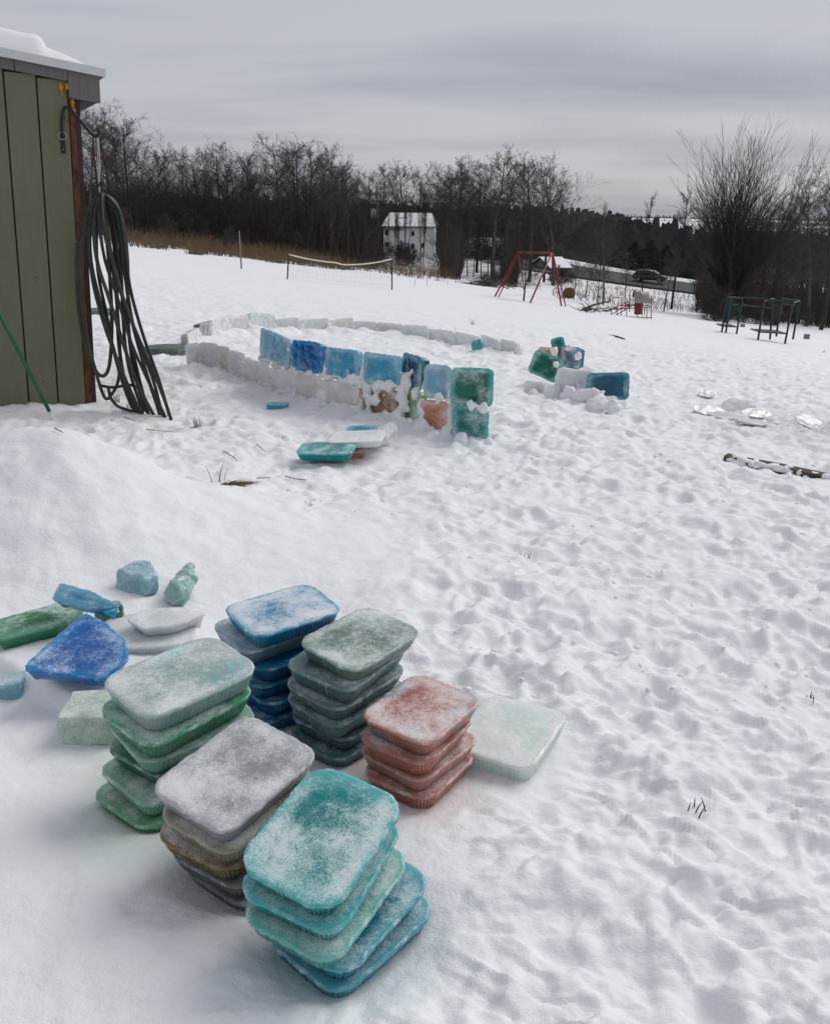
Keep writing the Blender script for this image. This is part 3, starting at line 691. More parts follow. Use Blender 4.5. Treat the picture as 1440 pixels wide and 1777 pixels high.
    for px, py, zz, r in [(925,684,.0,.07),(960,688,.05,.10),(985,694,.03,.10),(1010,700,.05,.11),(1035,708,.0,.12),(1060,712,.0,.10),(968,680,.14,.055),(962,672,.22,.04),(1068,708,-.01,.08),(985,645,.30,.05),(960,645,.25,.05),(945,650,.22,.04),(1000,650,.20,.05),(1078,690,.25,.03),(1000,690,.12,.06),(1030,704,.08,.08)]:
        p = P(px, py); mort.append((p.x, p.y-.02, surf(p.x, p.y)+zz, r*.95, r*.8, r*.9))
    # snow plastered over the lower course by the entrance, with gaps where the dyed ice shows
    for px in range(634, 846, 7):
        yb = np.interp(px, [634, 700, 760, 845], [717, 731, 745, 764]); p = P(px, yb)
        for zz in (.0, .05, .10, .15, .20):
            if (646 < px < 694 and zz > .03) or (702 < px < 731 and zz > .02) or (733 < px < 781 and zz > .02) or (790 < px < 850 and zz > .03): continue
            if rnd.random() < .12: continue
            mort.append((p.x+rnd.gauss(0, .01), p.y-.055+rnd.gauss(0, .008)-(.06-.3*zz if zz < .1 else 0), surf(p.x, p.y)+zz, .030, .020, .030))
    for px in range(470, 706, 6):
        p = along(px); mort.append((p.x, p.y-.03+rnd.gauss(0, .008), surf(p.x, p.y)+.235+rnd.gauss(0, .008), .03, .03, rnd.uniform(.012, .024)))
    for px in range(330, 640, 9):
        p = along(px); mort.append((p.x, p.y-.07+rnd.gauss(0, .01), surf(p.x, p.y)+rnd.uniform(-.02, .02), .05, .035, .03))
    extra = []
    for m_ in mort:                       # break the mortar up into many small clods
        for k in range(2):
            extra.append((m_[0]+rnd.gauss(0, m_[3]*.8), m_[1]+rnd.gauss(-.01, m_[4]*.6), m_[2]+rnd.gauss(0, m_[5]*.7), m_[3]*rnd.uniform(.25, .5), m_[4]*rnd.uniform(.25, .5), m_[5]*rnd.uniform(.2, .42)))
    o = lumps('snow_mortar', mort+extra, M['packed'], 3, 2)
    rm = o.modifiers.new('r', 'REMESH'); rm.mode = 'VOXEL'; rm.voxel_size = .014; rm.use_smooth_shade = True
    sm = o.modifiers.new('s', 'SMOOTH'); sm.iterations = 1; sm.factor = .5
    for nm_, sz, st in (('c1', .07, .034), ('c2', .022, .022)):
        tx = bpy.data.textures.new(nm_, 'CLOUDS'); tx.noise_scale = sz; tx.noise_depth = 3
        dm = o.modifiers.new(nm_, 'DISPLACE'); dm.texture = tx; dm.texture_coords = 'GLOBAL'; dm.strength = st; dm.mid_level = .55
    tag(o, 'packed white snow pressed between and against the ice blocks of the ring', 'snow', kind='stuff')
def hull(name, pts, mat, seed, sub=2, frost=.35, amp=.006, bev=.010):
    bm = bmesh.new()
    for p in pts: bm.verts.new(p)
    bmesh.ops.convex_hull(bm, input=bm.verts); 
    bmesh.ops.delete(bm, geom=[v for v in bm.verts if not v.link_faces], context='VERTS')
    bmesh.ops.bevel(bm, geom=bm.edges[:], offset=bev, segments=2, affect='EDGES', profile=.6)
    bmesh.ops.triangulate(bm, faces=bm.faces[:]); bmesh.ops.subdivide_edges(bm, edges=bm.edges[:], cuts=sub, use_grid_fill=True)
    fr = []; 
    bm.normal_update()
    for v in bm.verts:
        d = mnoise.fractal(v.co*22 + Vector((seed*3.1, 0, 0)), .9, 2.0, 4); v.co += v.normal*d*amp
        fr.append(frost + .32*mnoise.noise(v.co*16+Vector((0, seed, 0))) + .25*max(0, v.normal.z))
    me = bpy.data.meshes.new(name); bm.to_mesh(me); bm.free()
    at = me.attributes.new('frost', 'FLOAT', 'POINT'); at.data.foreach_set('value', fr)
    at = me.attributes.new('core', 'FLOAT', 'POINT'); at.data.foreach_set('value', [.6]*len(fr))
    me.polygons.foreach_set('use_smooth', [True]*len(me.polygons)); me.materials.append(ICE[mat])
    o = bpy.data.objects.new(name, me); C.objects.link(o); return o
def build_loose():
    def place(o, px, py, dz=0, yaw=0, tx=0, ty=0, ground=True):
        p = P(px, py, dz); z = surf(p.x, p.y)+dz
        o.matrix_world = Matrix.Translation((p.x, p.y, z)) @ Matrix.Rotation(R(tx), 4, 'X') @ Matrix.Rotation(R(ty), 4, 'Y') @ Matrix.Rotation(R(yaw), 4, 'Z'); return o
    g = 'loose ice pieces lying in the snow'
    tag(place(slab('clear_mint', 501, .68, L=.31, W=.255, T=.07), 882, 1302, -.012, 62, 2, -2), 'single clear white ice slab lying flat beside the pink stack', 'ice slab', g)
    tag(place(ice_piece('ice_shard', poly_outline([(-.14,-.14),(.115,-.135),(.145,-.03),(.10,.05),(.0,.125),(-.085,.16)], 160, 2, .08), .05, ICE['blue_sheet'], 511, .36, flutes=0), 158, 1176, .05, -8, 12, 2), 'cobalt blue broken ice slab propped on the green one', 'ice shard', g)
    tag(place(ice_piece('ice_shard', poly_outline([(-.16,-.085),(.06,-.085),(.16,.0),(.12,.10),(-.14,.08)], 160, 2), .058, ICE['green'], 512, .42), 75, 1122, -.005, 40, 0, 0), 'dark green broken ice slab under the cobalt blue sheet', 'ice shard', g)
    tag(place(ice_piece('ice_shard', poly_outline([(-.10,-.02),(.02,-.05),(.14,-.03),(.02,.03),(-.10,.06)], 140, 1), .05, ICE['blue'], 513, .30, flutes=0), 152, 1074, .10, -4, 24, 0), 'pointed blue ice shard resting behind the cobalt blue sheet', 'ice shard', g)
    tag(place(hull('ice_chunk', [(-.05,-.04,0),(.05,-.04,0),(.06,.03,0),(-.05,.04,0),(-.04,-.03,.09),(.045,-.03,.09),(.04,.03,.085),(-.03,.03,.09)], 'green_dark', 3, frost=.28), 192, 1105, 0, 20), 'small bottle green ice chunk behind the cobalt blue sheet', 'ice chunk', g)
    tag(place(slab('clear', 514, .40, L=.31, W=.24), 262, 1138, -.01, 8, 3, 0), 'clear tray shaped ice slab lying behind the green stack', 'ice slab', g)
    tag(place(ice_piece('ice_shard', poly_outline([(-.12,-.01),(-.05,-.075),(.05,-.06),(.14,.02),(.05,.06),(-.08,.055)], 150, 2), .048, ICE['clear'], 515, .55, flutes=0), 288, 1112, .045, 4, 6, 0), 'boat shaped clear ice shard lying on the clear slab', 'ice shard', g)
    tag(place(hull('ice_chunk', [(-.085,-.06,0),(.07,-.09,0),(.09,-.03,0),(-.06,.05,0),(-.08,-.03,.075),(-.05,.06,.085),(.06,-.08,.06),(.085,-.02,.07),(.02,.05,.09)], 'shard_aqua', 5, frost=.34), 246, 1020, -.005, -12), 'pale aqua blocky ice chunk lying on the snow slope', 'ice chunk', g)
    o = lumps('ice_chunk', [(0,-.02,.042,.050,.05,.045),(0,.03,.045,.046,.05,.042),(.004,.08,.05,.034,.04,.034),(.0,.125,.055,.022,.03,.022),(-.002,.155,.058,.020,.02,.018)], ICE['shard_mint'], 16, 3)
    rm = o.modifiers.new('r', 'REMESH'); rm.mode = 'VOXEL'; rm.voxel_size = .006; rm.use_smooth_shade = True
    tag(place(o, 312, 1046, .0, -4, 8), 'bottle shaped mint ice chunk beside the pale aqua one', 'ice chunk', g)
    tag(place(hull('ice_chunk', [(-.07,-.05,0),(.055,-.05,0),(.055,.05,0),(-.07,.05,0),(-.06,-.045,.055),(.05,-.045,.06),(.05,.04,.06),(-.06,.04,.05)], 'shard_aqua', 7, frost=.30), 14, 1203, -.008, 6), 'pale blue square ice chunk lying alone by the snow bank', 'ice chunk', g)
    tag(place(hull('ice_chunk', [(-.07,-.06,0),(.08,-.06,0),(.08,.06,0),(-.075,.06,0),(-.078,-.06,.09),(.08,-.055,.085),(.08,.07,.105),(-.065,.075,.10)], 'green_mint', 8, frost=.42, amp=.007), 163, 1282, -.005, 3), 'milky mint ice block standing beside the green stack', 'ice block', g)
    tag(place(ice_piece('ice_shard', poly_outline([(-.10,-.05),(.07,-.05),(.10,.03),(-.06,.05)], 120, 2), .05, ICE['sky'], 516, .3, flutes=0), 482, 706, -.008, 4), 'sky blue ice fragment lying alone before the ring wall', 'ice shard', g)
    # small pile before the ring
    tag(place(slab('pink', 521, .5), 592, 790, -.01, 20, 2, 0), 'pink ice slab lying under the teal one in the small pile', 'ice slab', g)
    tag(place(slab('teal', 522, .40, L=.36), 568, 788, .038, -8, 6, -3), 'teal ice slab lying across the pink one in the small pile', 'ice slab', g)
    labs = ['bottom', 'second', 'third', 'topmost']
    for k, (dx, dz, yaw, ty) in enumerate([(658, .0, 10, 24), (648, .03, 6, 20), (640, .07, 2, 14), (628, .105, -6, 5)]):
        tag(place(slab('clear', 525+k, .66 if k == 3 else .4, L=.36, T=.05), dx-8, 768-(3 if k == 3 else 0), dz-.01, yaw, 6, -ty), '%s of four clear ice slabs fanned out in the small pile' % labs[k], 'ice slab', g)
    tag(place(slab('teal_blue', 530, .2, L=.2, W=.2, T=.05), 630, 757, .10, 10, 10, 0), 'blue ice slab peeping out behind the fanned clear slabs', 'ice slab', g)
    # glassy broken plates on the right
    rnd = random.Random(3)
    for k, (px, py, w, d, tx, yaw) in enumerate([(1228,716,.34,.16,16,-6),(1280,712,.40,.15,40,4),(1262,724,.34,.16,6,-14),(1312,722,.26,.14,14,10),(1300,735,.28,.14,4,-8),(1228,690,.20,.10,20,8),(1402,735,.22,.13,30,0),(1338,730,.14,.10,26,22)]):
        pts = [(w*math.cos(a)*rnd.uniform(.4, .62), d*math.sin(a)*rnd.uniform(.5, .8)) for a in np.linspace(0, 2*math.pi, 8)[:-1]]
        tag(place(ice_piece('ice_shard', poly_outline(pts, 90, 1), .022, ICE['clear'], 540+k, .18, flutes=0, flare=.008), px, py, .012, yaw, tx, rnd.uniform(-8, 8)),
            ['thin clear ice plate leaning at the ring side of the plate heap', 'upright jagged clear ice pane in the middle of the plate heap', 'flat snowy ice plate in front of the upright jagged pane', 'tilted clear ice plate on the far right of the plate heap', 'flat ice plate at the foot of the heap towards the dark board', 'small ice plate lying alone just behind the plate heap', 'tilted ice pane standing on the grey dirty snow patch', 'smallest steep ice pane beside the plate heap'][k], 'ice shard', 'glassy ice plates on the trodden snow')

# ------------------------------------------------------------------ shed with hose
def plank_mat(name, col, var=.12):
    m, t, b = new_mat(name); L = t.links; v = N(t, 'ShaderNodeTexCoord').outputs['Object']
    mpn = N(t, 'ShaderNodeMapping'); mpn.inputs['Scale'].default_value = (14, 14, .8); L.new(v, mpn.inputs[0])
    n = noise_n(t, mpn.outputs[0], 4, 6, .65); n2 = noise_n(t, v, 3, 5, .6); n3 = noise_n(t, v, 26, 4)
    c = Vector(col); cc = mixc(t, n, tuple(c*(1-var)), tuple(c*(1+var)))
    cc = mixc(t, ramp2(t, n2, .5, .75, (0,0,0), (.5,.5,.5)), cc, tuple(c*.72+Vector((.012,.010,.006))))
    cc = mixc(t, ramp2(t, n3, .68, .8, (0,0,0), (.35,.35,.35)), cc, tuple(c*1.3))
    L.new(cc, b.inputs['Base Color']); b.inputs['Roughness'].default_value = .75; b.inputs['Specular IOR Level'].default_value = .25
    bp = N(t, 'ShaderNodeBump'); bp.inputs['Strength'].default_value = .5; bp.inputs['Distance'].default_value = .004
    L.new(n, bp.inputs['Height']); L.new(bp.outputs[0], b.inputs['Normal']); return m
def build_shed():
    M['siding'] = plank_mat('green_siding', srgb(114,115,93)); M['grey_wood'] = plank_mat('weathered_fascia', srgb(112,108,108), .35)
    M['orange_wood'] = simple('peeling_orange_wood', srgb(92,54,34), .75, .85, 20, .8, stretch=(1,1,.35))
    M['dark_wood'] = simple('dark_wood', (.045,.03,.026), .8, .4, 12, .4, stretch=(1,1,.2))
    M['drip'] = simple('white_metal_edge', (.62,.64,.63), .4, .06, 5, spec=.5); M['black_iron'] = simple('black_iron', (.012,.012,.013), .45, .3, 30, .3)
    M['foam'] = simple('yellow_foam', srgb(190,130,50), .85, .4, 40, .9); M['steel'] = simple('ring_steel', (.5,.5,.5), .3, .1, 9, metal=1)
    corner = P(160, 702, pile=False); corner.z = surf(corner.x, corner.y) - .10
    D = corner.y; sc = D/FPX
    root = empty('shed', corner, 0); lean = R(2.2)
    ang = R(27)    # the wall runs left and towards the camera
    root.rotation_euler = (0, 0, ang)
    root.matrix_world = Matrix.Translation(corner) @ Matrix.Rotation(lean, 4, Vector((0, 1, 0))) @ Matrix.Rotation(ang, 4, 'Z')
    tag(root, 'olive green wooden shed with grooved siding and a snow covered roof', 'shed')
    # local: x along the wall (corner at 0, wall to -x), y into the shed, z up
    Htop = 2.40; pitch = math.tan(R(5.0)); W = 2.4; DP = 1.9
    b = MB(); b.box((-W, .03, 0), (-.012, DP, Htop-.06)); b.build('wall_core', M['dark_wood'], root)
    x = -.045; wdt = [.205]*11
    for i, w in enumerate(wdt):
        x0 = x - w
        if i == 0: x0 = x-.20
        bm = MB(); zt = Htop + pitch*(-x)
        bm.box((x0+.005, -.004, .02), (x-.005, .028, zt-.05)); o = bm.build('siding_plank', M['siding'], root)
        bv = o.modifiers.new('b', 'BEVEL'); bv.width = .004; bv.segments = 2
        x = x0
    b = MB(); b.box((-.045, -.002, .0), (-.003, .075, Htop-.02)); o = b.build('corner_post', M['orange_wood'], root); bv = o.modifiers.new('b', 'BEVEL'); bv.width = .004
    b = MB(); b.box((-.003, .004, .0), (.030, .10, Htop-.12)); o = b.build('corner_board', M['dark_wood'], root)
    # sloping fascia, drip edge, roof deck
    def sloped(name, x0, x1, y0, y1, z0, z1, mat, tilt=pitch):
        b = MB(); b.box((x0, y0, z0), (x1, y1, z1)); b.v = [Vector((p.x, p.y, p.z - tilt*p.x)) for p in b.v]
        o = b.build(name, mat, root); bv = o.modifiers.new('b', 'BEVEL'); bv.width = .003; return o
    sloped('fascia_board', -1.0, -.38, -.030, -.006, Htop-.055, Htop+.035, M['grey_wood'])
    sloped('fascia_board', -.376, -.045, -.031, -.006, Htop-.055, Htop+.035, M['grey_wood'])
    sloped('fascia_board', -2.4, -1.004, -.030, -.006, Htop-.055, Htop+.035, M['grey_wood'])
    sloped('fascia_board', -.043, .165, -.036, -.008, Htop-.16, Htop+.035, M['grey_wood'])
    sloped('eave_board', .135, .165, -.006, DP, Htop-.15, Htop+.03, M['grey_wood'])
    sloped('soffit', .032, .133, -.004, DP, Htop-.165, Htop-.145, M['dark_wood'])
    sloped('rafter_tail', .034, .130, .004, .045, Htop-.14, Htop-.03, M['dark_wood'])
    sloped('roof', -2.5, .19, -.05, DP+.1, Htop+.037, Htop+.062, M['grey_wood'])
    sloped('drip_edge', -2.5, .205, -.066, -.052, Htop+.012, Htop+.068, M['drip'])
    sloped('drip_edge', .192, .205, -.050, DP+.1, Htop+.014, Htop+.068, M['drip'])
    # foam blobs at the corner
    for (x, z, r) in [(-.09, Htop-.09, .022), (-.085, Htop-.13, .018), (-.05, Htop-.085, .02), (-.02, Htop-.185, .026), (-.015, Htop-.24, .02)]:
        lumps('foam_blob', [(x, -.014, z, r*.7, r*.5, r*1.3)], M['foam'], int(z*1000), 2, parent=root)
    # iron bracket
    b = MB(); b.box((-.115, -.014, Htop-.52), (-.085, -.005, Htop-.40)); br = b.build('bracket', M['black_iron'], root)
    b = MB(); pts = smooth_path([(-.10,-.012,Htop-.42),(-.102,-.03,Htop-.32),(-.085,-.05,Htop-.235),(-.05,-.065,Htop-.225),(-.005,-.09,Htop-.28),(.075,-.14,Htop-.38),(.105,-.155,Htop-.40),(.125,-.165,Htop-.375),(.118,-.16,Htop-.345)], 6)
    b.tube(pts, .011, 8).build('arm', M['black_iron'], br, True)
    b = MB(); b.tube([Vector((-.10+.026*math.cos(a), -.022, Htop-.405+.026*math.sin(a))) for a in np.linspace(0, 2*math.pi, 25)], .0025, 6).build('ring', M['steel'], br, True)
    for zz in (Htop-.425, Htop-.495): lumps('screw', [(-.10, -.016, zz, .005, .004, .005)], M['steel'], 3, 1, parent=br)
    rr = random.Random(2)
    for k in range(7):
        x_, z_ = rr.choice([(-.075, rr.uniform(.2, 2.2)), (-.06, rr.uniform(.2, 2.3)), (-.34, rr.uniform(.2, 2.3))])
        lumps('nail_head', [(x_, -.006, z_, .006, .003, .006)], M['black_iron'], k, 1, parent=root)
    # snow on the roof
    nx, ny = 70, 40; xs = np.linspace(-2.48, .11, nx); ys = np.linspace(-.045, DP+.06, ny); V = []; 
    for xx in xs:
        for yy in ys:
            e = min(1, max(0, (.11-xx)/.30))**.55 * min(1, max(0, (yy+.045)/.10))**.5
            h = .15*e*(1+.10*mnoise.noise(Vector((xx*3, yy*3, 1)))) + .02*mnoise.noise(Vector((xx*1.3, yy*2, 4)))*e - .004
            h *= (1 - .45*min(1, max(0, (xx+.20)/.04))) if xx > -.20 else 1
            V.append((xx, yy, Htop+.064+h-pitch*xx))
    F = [(i*ny+j, (i+1)*ny+j, (i+1)*ny+j+1, i*ny+j+1) for i in range(nx-1) for j in range(ny-1)]
    o = mesh_obj('roof_snow', V, F, M['roofsnow'], None, True); o.matrix_world = root.matrix_world.copy()
    tag(o, 'thick white snow lying on the shed roof', 'snow', kind='stuff')
    hook = root.matrix_world @ Vector((.115, -.16, Htop-.40))
    return root, hook, D
def build_hose(hook, D):
    M['hose'] = simple('dark_green_hose', (.012,.020,.018), .38, .5, 7, .15, spec=.5)
    M['hose2'] = simple('faded_olive_hose', (.040,.044,.032), .5, .5, 9, .2, spec=.4)
    M['twine'] = simple('white_twine', (.5,.49,.46), .8, .1, 40)
    root = empty('garden_hose', P(270, 725)); inv = None
    tag(root, 'dark green garden hose coiled in long loops hanging by the shed corner', 'hose')
    rootm = Matrix.Translation(root.location).inverted()
    D0 = D-.16
    def loop(pp, mat, r=.0125, dep=None, closed=False):
        n = len(pp); pts = []
        for i, (x, y, d) in enumerate(pp): pts.append(rootm @ AT(x, y, D0 + d))
        b = MB(); b.tube(smooth_path(pts, 9, closed), r, 8); b.build('loop', M[mat], root, True)
    # loops: (pixel x, pixel y, depth offset)
    T_ = (173, 333)
    loops = [
     [(172,336,0),(150,370,-.03),(134,430,-.04),(134,500,-.05),(142,570,-.05),(156,620,-.04),(170,648,-.03),(183,650,-.02),(191,625,.0),(194,560,.03),(190,470,.05),(182,380,.04),(174,338,.02)],
     [(170,340,-.01),(146,390,-.05),(140,480,-.06),(148,570,-.07),(165,640,-.06),(182,690,-.05),(196,681,-.02),(206,655,0),(208,600,.02),(200,500,.05),(186,400,.05),(175,340,.03)],
     [(174,338,-.03),(158,370,-.08),(158,450,-.09),(176,530,-.09),(196,600,-.08),(218,670,-.07),(240,712,-.05),(252,730,-.04),(258,722,-.02),(240,650,.0),(220,560,.02),(206,460,.03),(196,380,.03),(178,336,.01)],
     [(175,336,-.04),(163,380,-.10),(168,450,-.12),(190,520,-.12),(212,590,-.11),(236,660,-.10),(262,712,-.09),(273,727,-.08),(276,715,-.06),(252,640,-.03),(228,550,0),(214,450,.0),(205,380,.0),(180,337,-.02)],
     [(176,335,-.05),(172,380,-.13),(182,450,-.15),(205,520,-.15),(226,590,-.14),(252,650,-.13),(276,700,-.12),(292,735,-.10),(296,730,-.08),(276,660,-.05),(248,580,-.03),(226,500,-.02),(216,420,-.02),(206,365,-.03),(184,338,-.04)],
     [(176,334,-.06),(180,390,-.16),(196,460,-.18),(214,520,-.18),(238,580,-.17),(264,640,-.16),(284,690,-.15),(300,737,-.12)],
     [(178,336,-.02),(200,352,.0),(214,392,.02),(221,450,.03),(222,520,.03),(223,570,.02),(232,640,.0),(246,690,-.02),(262,728,-.02)],
     [(176,338,.02),(196,362,.04),(207,410,.05),(211,480,.06),(214,560,.05),(222,630,.03),(236,680,.01),(250,715,.0)],
     [(176,340,.0),(168,390,-.04),(170,470,-.05),(186,550,-.05),(200,620,-.05),(222,690,-.04),(240,722,-.03)],
     [(168,345,-.02),(155,400,-.06),(160,480,-.08),(180,560,-.08),(206,630,-.08),(232,690,-.07),(256,733,-.05)],
     [(188,672,-.06),(192,690,-.06),(205,705,-.05),(225,712,-.04),(240,716,-.03)],
     [(172,668,.25),(195,672,.22),(225,668,.2),(242,674,.15)],
     [(181,342,.03),(195,400,.07),(202,480,.08),(205,580,.08),(214,650,.06),(228,700,.03),(244,724,.01)],
     [(178,338,-.06),(186,400,-.10),(200,470,-.12),(222,540,-.12),(248,610,-.12),(266,660,-.11),(280,712,-.09),(287,732,-.08)],
    ]
    for i, l in enumerate(loops): loop(l, 'hose2' if i in (0, 1, 3, 7, 9) else 'hose', .0120 if i % 3 else .0135)
    tp = rootm @ AT(173, 326, D0-.03)
    b = MB(); b.tube(smooth_path([tp+Vector((0,0,-.05)), tp+Vector((-.012,0,-.02)), tp+Vector((.004,0,.02)), tp+Vector((.03,-.01,.035)), tp+Vector((.035,-.01,.01))], 5), [.016]*21, 8).build('fold', M['hose'], root, True)
    for k in range(2):
        b = MB(); q = rootm @ hook
        b.tube(smooth_path([q+Vector((.002*k, 0, 0)), q.lerp(tp, .5)+Vector((.006*(k*2-1), 0, -.01)), tp+Vector((.004*k, -.015, .0)), tp+Vector((.02, -.03, -.10)), tp+Vector((.03, -.03, -.13)), tp+Vector((.012, -.02, -.15))], 6), .0028, 6).build('twine', M['twine'], root, True)
def build_pole():
    M['green_pole'] = simple('green_painted_pole', srgb(20,92,48), .4, .1, 20, spec=.5); M['white_plastic'] = simple('white_plastic', (.7,.7,.7), .4, .05, 10)
    a = P(97, 732); d = a.y; top = AT(-60, 430, d+.25); a.z -= .02
    root = empty('shovel_handle', a); j = Vector((0,0,0)).lerp(top-a, .075)
    MB().tube([j, (top-a)], .0135, 12).build('pole', M['green_pole'], root, True)
    MB().tube([Vector((0,0,-.02)), j*1.05], .0105, 12).build('white_tip', M['white_plastic'], root, True)
    tag(root, 'slim green pole with a white lower end stuck in snow, leaning on the shed', 'pole')

# ------------------------------------------------------------------ small things on the snow
def build_small():
    M['dark_lid'] = simple('green_grey_lid', (.10,.13,.12), .6, .35, 25, .5)
    M['old_wood'] = simple('old_wood', (.055,.045,.030), .85, .6, 14, .8, stretch=(.2,1,1))
    M['twig'] = simple('twig_bark', (.045,.034,.026), .85, .4, 30); M['straw'] = simple('dry_straw', srgb(110,98,62), .8, .4, 12)
    def lid(px, py, r, lab):
        p = P(px, py); z = surf(p.x, p.y); root = empty('tank_lid', (p.x, p.y, z-.045))
        prof = [(r, -.06), (r, .05), (r*.97, .075), (r*.9, .085)]; n = 48
        V = [(rr*math.cos(2*math.pi*k/n), rr*math.sin(2*math.pi*k/n), zz) for rr, zz in prof for k in range(n)]
        F = [(i*n+k, i*n+(k+1) % n, (i+1)*n+(k+1) % n, (i+1)*n+k) for i in range(len(prof)-1) for k in range(n)]
        mesh_obj('rim', V, F, M['dark_lid'], root, True)
        V = [(rr*math.cos(2*math.pi*k/n), rr*math.sin(2*math.pi*k/n), .085+(1-rr/r)*.03) for rr in (r*.9, r*.6, r*.3, .001) for k in range(n)]
        F = [(i*n+k, i*n+(k+1) % n, (i+1)*n+(k+1) % n, (i+1)*n+k) for i in range(3) for k in range(n)]
        mesh_obj('cover', V, F, M['dark_lid'], root, True); tag(root, lab, 'lid', 'round tank lids in the snow')
    lid(289, 614, .25, 'round grey green tank lid beside the left end of the ring wall'); lid(163, 542, .32, 'round grey green tank lid seen behind the hose loops')
    # half-buried board
    a = P(1258, 798); b = P(1475, 835); root = empty('wooden_board', (a.x, a.y, surf(a.x, a.y))); d = b-a; yaw = math.atan2(d.y, d.x)
    root.rotation_euler = (0, math.asin(-(surf(b.x, b.y)-surf(a.x, a.y))/d.length), yaw)
    L_ = d.length; n = 40; V = []; F = []
    for i in range(n+1):
        xx = L_*i/n
        for (yy, zz) in ((-.045,-.02), (.045,-.02), (.045,.032), (-.045,.032)):
            V.append((xx, yy+.004*mnoise.noise(Vector((xx*5, yy*9, 2))), zz+.006*mnoise.noise(Vector((xx*4, yy*20, 7)))))
    for i in range(n):
        for k in range(4): F.append((i*4+k, i*4+(k+1) % 4, i*4+4+(k+1) % 4, i*4+4+k))
    F += [(3,2,1,0), (n*4, n*4+1, n*4+2, n*4+3)]
    mesh_obj('board', V, F, M['old_wood'], root)
    rnd = random.Random(8); sp = []
    for k in range(26):
        xx = L_*rnd.uniform(.04, 1); sp.append((xx, rnd.uniform(-.06, .01), .02+rnd.uniform(-.02, .015), rnd.uniform(.03, .09), rnd.uniform(.02, .04), rnd.uniform(.012, .022)))
    o = lumps('snow_crust', sp, M['packed'], 6, 2, parent=root); o['kind'] = 'stuff'
    tag(root, 'dark weathered wooden board half buried in the trodden snow', 'board')
    # sticks, twigs and grass
    def stick(pts, r, name, lab, cat, group=None, mat='twig'):
        q = [P(*p) for p in pts]; q = [Vector((v.x, v.y, surf(v.x, v.y)+.012)) for v in q]; o0 = q[0].copy()
        m_ = MB().tube(smooth_path([v-o0 for v in q], 5), [r*(1-.5*i/(5*(len(q)-1))) for i in range(5*(len(q)-1)+1)], 6)
        o = m_.build(name, M[mat], None, True); o.location = o0; tag(o, lab, cat, group)
    stick([(1057,584),(1070,586),(1084,590)], .028, 'stick', 'dark bent stick lying on open snow beyond the ring', 'stick')
    for i, pp in enumerate([[(388,790),(403,800),(412,806)], [(495,826),(515,836),(532,840)], [(445,772),(462,784)], [(446,830),(470,838)], [(255,752),(275,757),(300,756)], [(215,727),(235,728)], [(330,744),(345,742)],[(95,745),(110,752)]]):
        stick(pp, .003, 'twig', 'thin brown twig lying on the snow before the shed', 'twig', 'thin twigs on the snow')
    def tuft(px, py, n, h, lab, cat, mat, flat=0., name='grass_tuft', spread=.06, group=None, dirx=0.):
        p = P(px, py); z = surf(p.x, p.y); root_v = []; mb = MB(); rr = random.Random(px)
        for k in range(n):
            a = rr.uniform(0, 6.28); l = h*rr.uniform(.5, 1.1)
            b0 = Vector((rr.gauss(0, spread*.4), rr.gauss(0, spread*.25), -.01)); tip = b0+Vector((math.cos(a)*l*(.25+flat*.4)+dirx*l, math.sin(a)*l*.2, l*(1-flat)))
            mb.tube([b0, b0.lerp(tip, .5)+Vector((0, 0, l*.08)), tip], [.0022, .0018, .0006], 3, False)
        o = mb.build(name, M[mat], None); o.location = (p.x, p.y, z); tag(o, lab, cat, group)
    tuft(394, 850, 110, .13, 'dark clump of dead grass lying bent over on the snow', 'grass tuft', 'straw', .80, dirx=.75)
    tuft(384, 848, 5, .14, 'few stiff dry stalks sticking up beside the bent grass clump', 'grass tuft', 'straw', .1)
    for i, (px, py, h) in enumerate([(1408,1208,.05),(1190,1400,.07),(918,962,.05),(200,700,.14),(225,705,.10),(345,735,.10),(820,563,.16),(1430,612,.12)]):
        tuft(px, py, 5 if h < .08 else 16, h, 'small tuft of dry stalks poking through the snow', 'grass tuft', 'straw' if h > .08 else 'twig', .15, group='tufts poking through the snow')
    # clods of kicked-up snow
    sp = []
    rnd = random.Random(12)
    for k in range(1300):
        y = 2.6*(15/2.1)**rnd.random(); x = rnd.uniform(-.9, 1.4)*(y+1.5)*.36
        if x < -.05+.10*(y-2) and y < 4.4: continue
        if float(mound(x, y)) > .03 or float(perlin(x*1.3, y*1.3, 44)) < -.12: continue
        if any((x-a_)**2+(y-b_)**2 < (c_*1.3)**2 for a_, b_, c_ in FLATS): continue
        r = rnd.choice((.004, .005, .006, .008, .010, .016))*rnd.uniform(.8, 1.3)*(.8+.03*y)
        sp.append((x, y, surf(x, y)-r*.1, r*rnd.uniform(.8, 1.5), r*rnd.uniform(.8, 1.3), r*.75))
    o = lumps('snow_clods', sp, M['packed'], 8, 1); tag(o, 'small clods of kicked up snow strewn over the trodden field', 'snow', kind='stuff')

